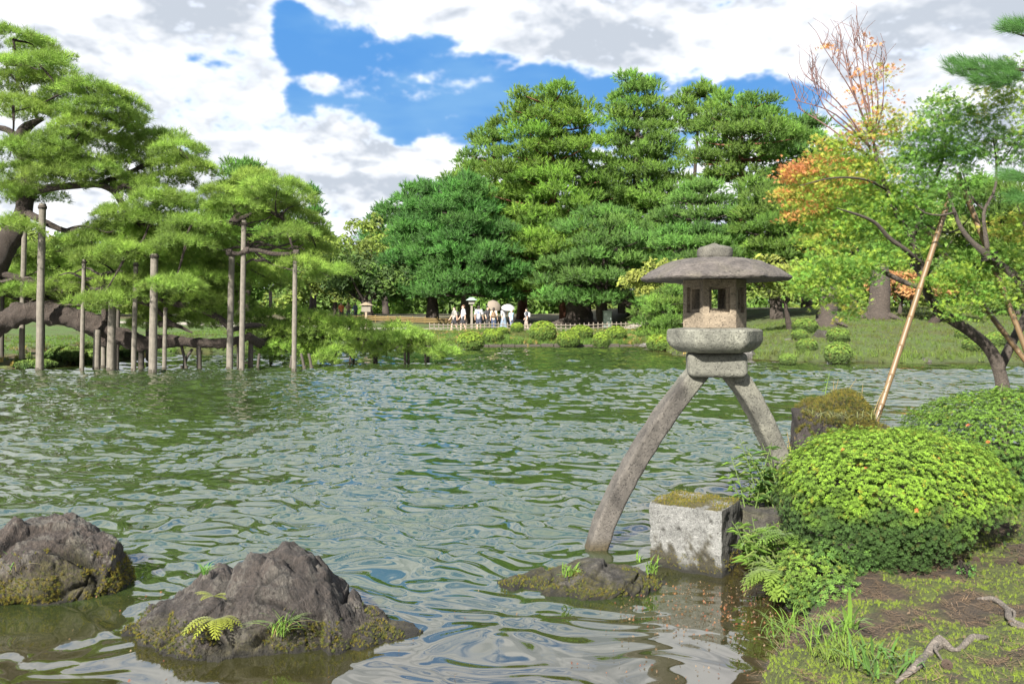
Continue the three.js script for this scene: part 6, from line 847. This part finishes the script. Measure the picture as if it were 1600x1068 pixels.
// ---------------------------------------------------------------- fence, sign, lamp, hut
{
  const pick = boxGeo(0.07, 0.62, 0.05, 0.012), rail = mat(RGB(0.2, 0.175, 0.14), { map: tiled(woodT, 0.6) });
  const run = (label, x0, x1, d) => { const n = Math.round((x1 - x0) / 0.31), o = thing('bamboo_fence', label, 'fence', V(x0, Hgt(x0, -d), -d)); for (let i = 0; i <= n; i++) { const x = lerp(x0, x1, i / n), p = part('picket', pick, rail, o); p.position.set(x - x0, Hgt(x, -d) + 0.25 - o.position.y, 0); } for (const h of [0.22, 0.42]) part('rail', tube([0, 0.25, 0.5, 0.75, 1].map((t) => V((x1 - x0) * t, Hgt(lerp(x0, x1, t), -d) + h - o.position.y, 0.045)), [0.03, 0.03], { around: 6, step: 0.8 }), rail, o); };
  run('low pale picket fence behind the far domes, left of the lantern', 2.7, 10.2, 56.3); run('stretch of low picket fence in front of the walking group', -5.6, 2.5, 56.5);
  const tan = mat(RGB(0.2, 0.14, 0.05), { map: tiled(woodT, 0.6) }), o = thing('bamboo_fence', 'low golden bamboo fence under the deep green pines', 'fence', V(-15, Hgt(-15, -67), -67));
  for (let i = 0; i < 13; i++) { const x = i * 1; const p = part('fence_post', boxGeo(0.07, 0.6, 0.07, 0.01), tan, o); p.position.set(x, Hgt(-15 + x, -67) - o.position.y + 0.25, 0); } for (const h of [0.12, 0.26, 0.4]) part('rail', tube([0, 0.25, 0.5, 0.75, 1].map((t) => V(12 * t, Hgt(-15 + 12 * t, -67) + h - o.position.y, 0.05)), [0.05, 0.05], { around: 6, step: 1 }), tan, o);
  const wood = mat(RGB(0.3, 0.24, 0.17), { map: tiled(woodT, 0.5) }), pale = mat(RGB(0.22, 0.195, 0.16), { map: tiled(woodT, 0.5) }), p = at(572, 499, 57), base = V(p.x, Hgt(p.x, p.z), p.z), top = at(572, 474, 57).y - base.y, s = thing('notice_board', 'small roofed wooden notice board on a post beside the lawn', 'sign', base);
  part('post', boxGeo(0.14, top, 0.14, 0.01).translate(0, top / 2 - 0.05, 0), wood, s); part('board', boxGeo(0.62, 0.42, 0.06, 0.01).translate(0, top - 0.36, 0.06), pale, s);
  const rg = new THREE.ExtrudeGeometry(new THREE.Shape([new THREE.Vector2(-0.5, 0), new THREE.Vector2(0.5, 0), new THREE.Vector2(0, 0.22)]), { depth: 0.4, bevelEnabled: false }).translate(0, top - 0.12, -0.18); part('roof', rg, wood, s);
  const q = at(737, 512, 60), lb = V(q.x, Hgt(q.x, q.z), q.z), lt = at(737, 467, 60).y - lb.y, l = thing('garden_lamp', 'wooden post lamp with pale green roof behind the strollers', 'lamp', lb);
  part('post', boxGeo(0.16, lt - 0.3, 0.16, 0.01).translate(0, (lt - 0.3) / 2, 0), pale, l); part('lantern_box', boxGeo(0.42, 0.3, 0.42, 0.02).translate(0, lt - 0.22, 0), mat(RGB(0.2, 0.19, 0.16)), l); part('roof', new THREE.CylinderGeometry(0.16, 0.58, 0.22, 4).rotateY(Math.PI / 4).translate(0, lt + 0.02, 0), mat(RGB(0.22, 0.29, 0.25)), l);
  const uq = at(949, 505, 63), ub = V(uq.x, Hgt(uq.x, uq.z), uq.z), u = thing('utility_cabinet', 'grey green metal cabinet between trunks behind the fence', 'cabinet', ub), um = mat(RGB(0.24, 0.29, 0.26), { roughness: 0.5, metalness: 0.3 });
  part('body', boxGeo(0.62, 1.25, 0.5, 0.02).translate(0, 0.62, 0), um, u); part('lid', boxGeo(0.7, 0.06, 0.58, 0.015).translate(0, 1.28, 0), um, u); part('door', boxGeo(0.5, 1.05, 0.03, 0.008).translate(0.03, 0.62, 0.255), mat(RGB(0.27, 0.32, 0.29), { roughness: 0.5 }), u);
  const hq = at(986, 505, 66), hb = V(hq.x, Hgt(hq.x, hq.z), hq.z), h = thing('garden_hut', 'small dark shaded hut with grey roof edge behind the fence', 'hut', hb), hm = mat(RGB(0.06, 0.05, 0.045), { map: tiled(woodT, 0.8) });
  part('wall', boxGeo(1.9, 1.5, 1.6, 0.02).translate(0, 0.75, 0), hm, h); part('roof', new THREE.CylinderGeometry(0.5, 1.75, 0.6, 4).rotateY(Math.PI / 4).translate(0, 1.8, 0), mat(RGB(0.26, 0.27, 0.28)), h); for (const x of [-0.5, 0.4]) part('post', boxGeo(0.1, 1.5, 0.1, 0.01).translate(x, 0.75, 0.83), mat(RGB(0.16, 0.13, 0.1)), h);
}

// ---------------------------------------------------------------- people on the path
function capsule(px, py, pz, a, b, ra, rb) { const bx = b.x - a.x, by = b.y - a.y, bz = b.z - a.z, t = clamp(((px - a.x) * bx + (py - a.y) * by + (pz - a.z) * bz) / (bx * bx + by * by + bz * bz + 1e-9), 0, 1), dx = px - a.x - t * bx, dy = py - a.y - t * by, dz = pz - a.z - t * bz; return Math.sqrt(dx * dx + dy * dy + dz * dz) - lerp(ra, rb, t); }
const smin = (a, b, k) => { const h = Math.max(k - Math.abs(a - b), 0) / k; return Math.min(a, b) - h * h * k * 0.25; };
const bodyOf = (bones, k = 0.035) => (x, y, z) => { let v = 1e9; for (const [a, b, ra, rb] of bones) v = smin(v, capsule(x, y, z, a, b, ra, rb), k); return v; };
const people = [];
function person({ label, px, d, top, yaw, stride = 0.18, shirt, lower, skirt = false, hair = RGB(0.02, 0.016, 0.013), longHair = false, bag, arms = [0, 0], shoe = RGB(0.6, 0.6, 0.6), sleeve = 0.5, legLen = 0.42, w = 1, hat, seated = false }) {
  const X = (px - 800) / F * d, base = V(X, Hgt(X, -d) + 0.03, -d), H = clamp(at(px, top, d).y - base.y, 1.45, 1.82), o = thing('person', label, 'person', base, undefined), u = H / 1.7;
  o.rotation.y = yaw;
  const v = (x, y, z) => V(x * u, y * u, z * u), skin = mat(RGB(0.5, 0.32, 0.23), { roughness: 0.6 });
  const hip = [v(-0.09, 0.9, 0), v(0.09, 0.9, 0)], knee = [v(-0.09, 0.48, stride * 0.6 + 0.03), v(0.09, 0.48, -stride * 0.35 + 0.03)], ank = [v(-0.09, 0.08, stride), v(0.09, 0.09, -stride)], sho = [v(-0.18 * w, 1.4, 0), v(0.18 * w, 1.4, 0)];
  const elb = sho.map((s, i) => { const sg = i ? 1 : -1; return arms[i] ? s.clone().add(v(sg * 0.06, -0.24, 0.12)) : s.clone().add(v(sg * 0.06, -0.28, -sg * stride * 0.35)); }), wri = elb.map((e, i) => { const sg = i ? 1 : -1; return arms[i] ? e.clone().add(v(-sg * 0.06, 0.2, 0.14)) : e.clone().add(v(sg * 0.01, -0.23, 0.07 - sg * stride * 0.4)); });
  const neck = v(0, 1.47, 0.01), head = v(0, 1.59, 0.02);
  const bones = [[v(0, 0.95, 0), v(0, 1.2, 0), 0.125 * u, 0.12 * u], [v(-0.04, 1.3, 0), v(0.04, 1.3, 0), 0.13 * u, 0.13 * u], [v(0, 1.4, 0), neck, 0.06 * u, 0.05 * u], [neck, v(0, 1.53, 0.015), 0.05 * u, 0.055 * u], [head, v(0, 1.625, 0.005), 0.088 * u, 0.09 * u], [v(0, 1.54, 0.05), v(0, 1.56, 0.05), 0.055 * u, 0.06 * u], [v(0, 1.575, 0.1), v(0, 1.59, 0.1), 0.016 * u, 0.01 * u], [v(-0.092, 1.585, 0.0), v(-0.092, 1.6, 0.0), 0.018 * u, 0.018 * u], [v(0.092, 1.585, 0.0), v(0.092, 1.6, 0.0), 0.018 * u, 0.018 * u]];
  for (const i of [0, 1]) { bones.push([hip[i], knee[i], 0.085 * u, 0.058 * u], [knee[i], ank[i], 0.056 * u, 0.038 * u], [ank[i], ank[i].clone().add(v(0, -0.045, 0.13)), 0.036 * u, 0.03 * u], [v(0, 1.38, 0), sho[i], 0.075 * u, 0.055 * u], [sho[i], elb[i], 0.05 * u, 0.04 * u], [elb[i], wri[i], 0.038 * u, 0.028 * u]); const hd = wri[i].clone().sub(elb[i]).normalize(); for (let f = 0; f < 4; f++) bones.push([wri[i].clone().addScaledVector(hd, 0.03 * u), wri[i].clone().addScaledVector(hd, (0.13 + 0.02 * (f % 3)) * u).add(v((f - 1.5) * 0.016, 0, 0.02)), 0.016 * u, 0.009 * u]); bones.push([wri[i], wri[i].clone().addScaledVector(hd, 0.07 * u).add(v(0, 0, 0.05)), 0.015 * u, 0.009 * u]); }
  const lo = V(-0.55, -0.03, -0.55).multiplyScalar(u), hi = V(0.55, 1.76, 0.6).multiplyScalar(u);
  part('body', netMesh(bodyOf(bones), lo, hi, 0.018), skin, o);
  const e = 0.022 * u, sh = [[v(0, 0.9, 0), v(0, 1.2, 0), 0.135 * u + e, 0.125 * u + e], [v(-0.04, 1.3, 0), v(0.04, 1.3, 0), 0.13 * u + e, 0.13 * u + e], [v(0, 1.38, 0), v(0, 1.42, 0), 0.08 * u + e, 0.05 * u + e]];
  for (const i of [0, 1]) sh.push([v(0, 1.38, 0), sho[i], 0.075 * u + e, 0.058 * u + e], [sho[i], sho[i].clone().lerp(elb[i], 0.4 + sleeve), 0.056 * u + e, 0.05 * u + e]);
  part('shirt', netMesh(bodyOf(sh), lo, hi, 0.024), mat(shirt), o);
  if (skirt) { const g = new THREE.LatheGeometry([[0.13, 1.0], [0.17, 0.9], [0.22, 0.65], [0.28, 0.4], [0.33, 0.16], [0.31, 0.15], [0.2, 0.5]].map(([r, y]) => new THREE.Vector2(r * u, y * u)), 22), p = g.attributes.position; for (let i = 0; i < p.count; i++) { const a = Math.atan2(p.getZ(i), p.getX(i)), k = 1 + 0.07 * Math.sin(a * 9) * smoothstep(1 - p.getY(i) / u, 0, 0.8); p.setX(i, p.getX(i) * k); p.setZ(i, p.getZ(i) * k); } g.computeVertexNormals(); part('skirt', g, mat(lower, { side: THREE.DoubleSide }), o); } else { const lw = [[v(0, 0.95, 0), v(0, 1.02, 0), 0.13 * u + e * 0.6, 0.13 * u + e * 0.5]]; for (const i of [0, 1]) { lw.push([hip[i], hip[i].clone().lerp(knee[i], Math.min(1, legLen * 2)), 0.09 * u + e, 0.075 * u + e]); if (legLen > 0.6) lw.push([knee[i], knee[i].clone().lerp(ank[i], legLen), 0.062 * u + e, 0.05 * u + e]); } part('trousers', netMesh(bodyOf(lw), lo, hi, 0.024), mat(lower), o); }
  const hr = [[v(0, 1.62, -0.012), v(0, 1.645, -0.012), 0.1 * u, 0.1 * u], [v(0, 1.58, -0.055), v(0, 1.62, -0.03), 0.075 * u, 0.08 * u]]; if (longHair) hr.push([v(0, 1.58, -0.07), v(0, 1.4, -0.1), 0.08 * u, 0.06 * u]); const face = bodyOf([[v(0, 1.55, 0.11), v(0, 1.6, 0.115), 0.075 * u, 0.07 * u]], 0.01), hf = bodyOf(hr, 0.03); part('hair', netMesh((x, y, z) => Math.max(hf(x, y, z), -face(x, y, z)), v(-0.2, 1.25, -0.25), v(0.2, 1.78, 0.2), 0.014), mat(hair), o);
  for (const s of [-1, 1]) part('eye', new THREE.SphereGeometry(0.011 * u, 8, 6).translate(s * 0.034 * u, 1.598 * u, 0.105 * u), mat(RGB(0.02, 0.015, 0.012)), o);
  part('mouth', new THREE.SphereGeometry(0.014 * u, 8, 6).scale(1.5, 0.4, 0.5).translate(0, 1.54 * u, 0.108 * u), mat(RGB(0.35, 0.12, 0.1)), o);
  for (const i of [0, 1]) part('shoe', netMesh(bodyOf([[ank[i].clone().add(v(0, -0.03, -0.03)), ank[i].clone().add(v(0, -0.05, 0.14)), 0.048 * u, 0.04 * u]]), ank[i].clone().add(v(-0.12, -0.14, -0.15)), ank[i].clone().add(v(0.12, 0.1, 0.26)), 0.016), mat(shoe), o);
  if (bag) { const b = part('backpack', new RoundedBoxGeometry(0.28 * u, 0.38 * u, 0.15 * u, 3, 0.05), mat(bag), o); b.position.copy(v(0, 1.2, -0.22)); for (const s of [-1, 1]) part('strap', tube([v(s * 0.1, 1.38, -0.16), v(s * 0.11, 1.46, 0), v(s * 0.1, 1.32, 0.17), v(s * 0.11, 1.1, 0.1)], [0.018, 0.018], { around: 5, step: 0.06 }), mat(bag), b.parent); }
  if (hat) part('hat', new THREE.LatheGeometry([[0.2, 0], [0.11, 0.02], [0.1, 0.1], [0.0, 0.13]].map(([r, y]) => new THREE.Vector2(r * u, y * u)), 20).translate(0, 1.65 * u, 0), mat(hat, { side: THREE.DoubleSide }), o);
  const hand = (i) => wri[i].clone().applyAxisAngle(_up, yaw).add(base); people.push({ o, hand }); return { o, hand };
}
const L90 = -Math.PI / 2, W = RGB(0.3, 0.3, 0.31);
person({ label: 'person in white top and dark shorts with dark backpack, leading the walking group', px: 710, d: 58, top: 480, yaw: L90 + 0.5, stride: 0.22, shirt: RGB(0.27, 0.25, 0.22), lower: RGB(0.02, 0.02, 0.024), bag: RGB(0.025, 0.028, 0.035), longHair: true });
person({ label: 'person with brown hair in loose white shirt and black shorts beside the post lamp', px: 724, d: 57.6, top: 477, yaw: L90 + 0.3, stride: 0.16, shirt: W, lower: RGB(0.02, 0.02, 0.024), hair: RGB(0.09, 0.045, 0.025), w: 1.08, sleeve: 0.6 });
person({ label: 'person in white tee with blue print on the back, walking away', px: 748, d: 58, top: 478, yaw: Math.PI - 0.3, stride: 0.1, shirt: W, lower: RGB(0.03, 0.035, 0.06), w: 1.08 });
{ const o = people[2].o, g = []; for (const [x, y, w, h] of [[0, 1.33, 0.16, 0.035], [-0.03, 1.27, 0.1, 0.03], [0.03, 1.22, 0.12, 0.03]]) g.push(new THREE.BoxGeometry(w, h, 0.006).translate(x, y, -0.158)); part('back_print', mergeGeometries(g), mat(RGB(0.03, 0.08, 0.35)), o); }
person({ label: 'person in cream top with brown backpack and dark jeans', px: 771.5, d: 58, top: 481, yaw: Math.PI - 0.2, stride: 0.12, shirt: RGB(0.6, 0.5, 0.36), lower: RGB(0.03, 0.045, 0.09), legLen: 0.95, bag: RGB(0.16, 0.1, 0.06), longHair: true });
const holder = person({ label: 'person in white blouse and long grey blue skirt holding a white parasol', px: 787, d: 58, top: 480, yaw: L90 + 2.3, stride: 0.1, shirt: W, lower: RGB(0.13, 0.17, 0.22), skirt: true, longHair: true, arms: [0, 1] });
const holder2 = person({ label: 'person in dark clothes under the beige parasol behind the group', px: 762, d: 63, top: 480, yaw: 0.6, stride: 0.05, shirt: RGB(0.03, 0.03, 0.035), lower: RGB(0.03, 0.03, 0.03), legLen: 0.9, arms: [0, 1] });
person({ label: 'person in light blue top partly hidden behind the parasol holder', px: 799, d: 60.5, top: 484, yaw: 0.8, stride: 0.08, shirt: RGB(0.35, 0.48, 0.62), lower: RGB(0.12, 0.14, 0.2), legLen: 0.9 });
person({ label: 'person in dark jacket with pale bag, alone right of the parasols', px: 823, d: 60, top: 483, yaw: L90, stride: 0.12, shirt: RGB(0.04, 0.045, 0.06), lower: RGB(0.25, 0.2, 0.17), legLen: 0.95, bag: RGB(0.6, 0.6, 0.62) });
person({ label: 'person in orange top far left beyond the lawn', px: 533, d: 70, top: 481, yaw: 0.4, stride: 0.1, shirt: RGB(0.62, 0.2, 0.08), lower: RGB(0.06, 0.05, 0.05), legLen: 0.9 });
person({ label: 'person in tan top next to the one in orange', px: 544, d: 72, top: 483, yaw: -0.4, stride: 0.1, shirt: RGB(0.34, 0.26, 0.16), lower: RGB(0.08, 0.1, 0.14), legLen: 0.9 });
person({ label: 'person in blue grey clothes between the orange top and the notice board', px: 555, d: 71, top: 483, yaw: 0.9, stride: 0.1, shirt: RGB(0.16, 0.22, 0.3), lower: RGB(0.1, 0.12, 0.16), legLen: 0.9 });
function parasol(label, hand, c, R, col) {
  const o = thing('parasol', label, 'parasol', c), tilt = V(c.x - hand.x, c.y - hand.y, c.z - hand.z).normalize(), g = new THREE.SphereGeometry(R * 1.25, 16, 8, 0, 6.283, 0, 0.93).translate(0, -R * 1.25, 0), p = g.attributes.position;
  for (let i = 0; i < p.count; i++) { const a = Math.atan2(p.getZ(i), p.getX(i)), k = 1 - 0.05 * Math.abs(Math.cos(a * 4)); p.setX(i, p.getX(i) * k); p.setZ(i, p.getZ(i) * k); } g.computeVertexNormals();
  const q = new THREE.Quaternion().setFromUnitVectors(_up, tilt), cn = part('canopy', g, leafMat({ color: col, vertexColors: false, transmission: 0.3 }), o); cn.quaternion.copy(q);
  part('shaft', tube([hand.clone().sub(c), V(0, 0, 0), tilt.clone().multiplyScalar(0.06)], [0.012, 0.012, 0.006], { around: 6, step: 0.2 }), mat(RGB(0.2, 0.17, 0.14)), o);
}
parasol('white parasol tilted over the right shoulder of the long skirted person', holder.hand(1), at(794, 476, 57.7), 0.48, RGB(0.4, 0.4, 0.4));
parasol('beige parasol left of the white one', holder2.hand(1), at(774, 474, 62.2), 0.55, RGB(0.24, 0.2, 0.16));

scene.updateMatrixWorld(true);
renderer.render(scene, camera);
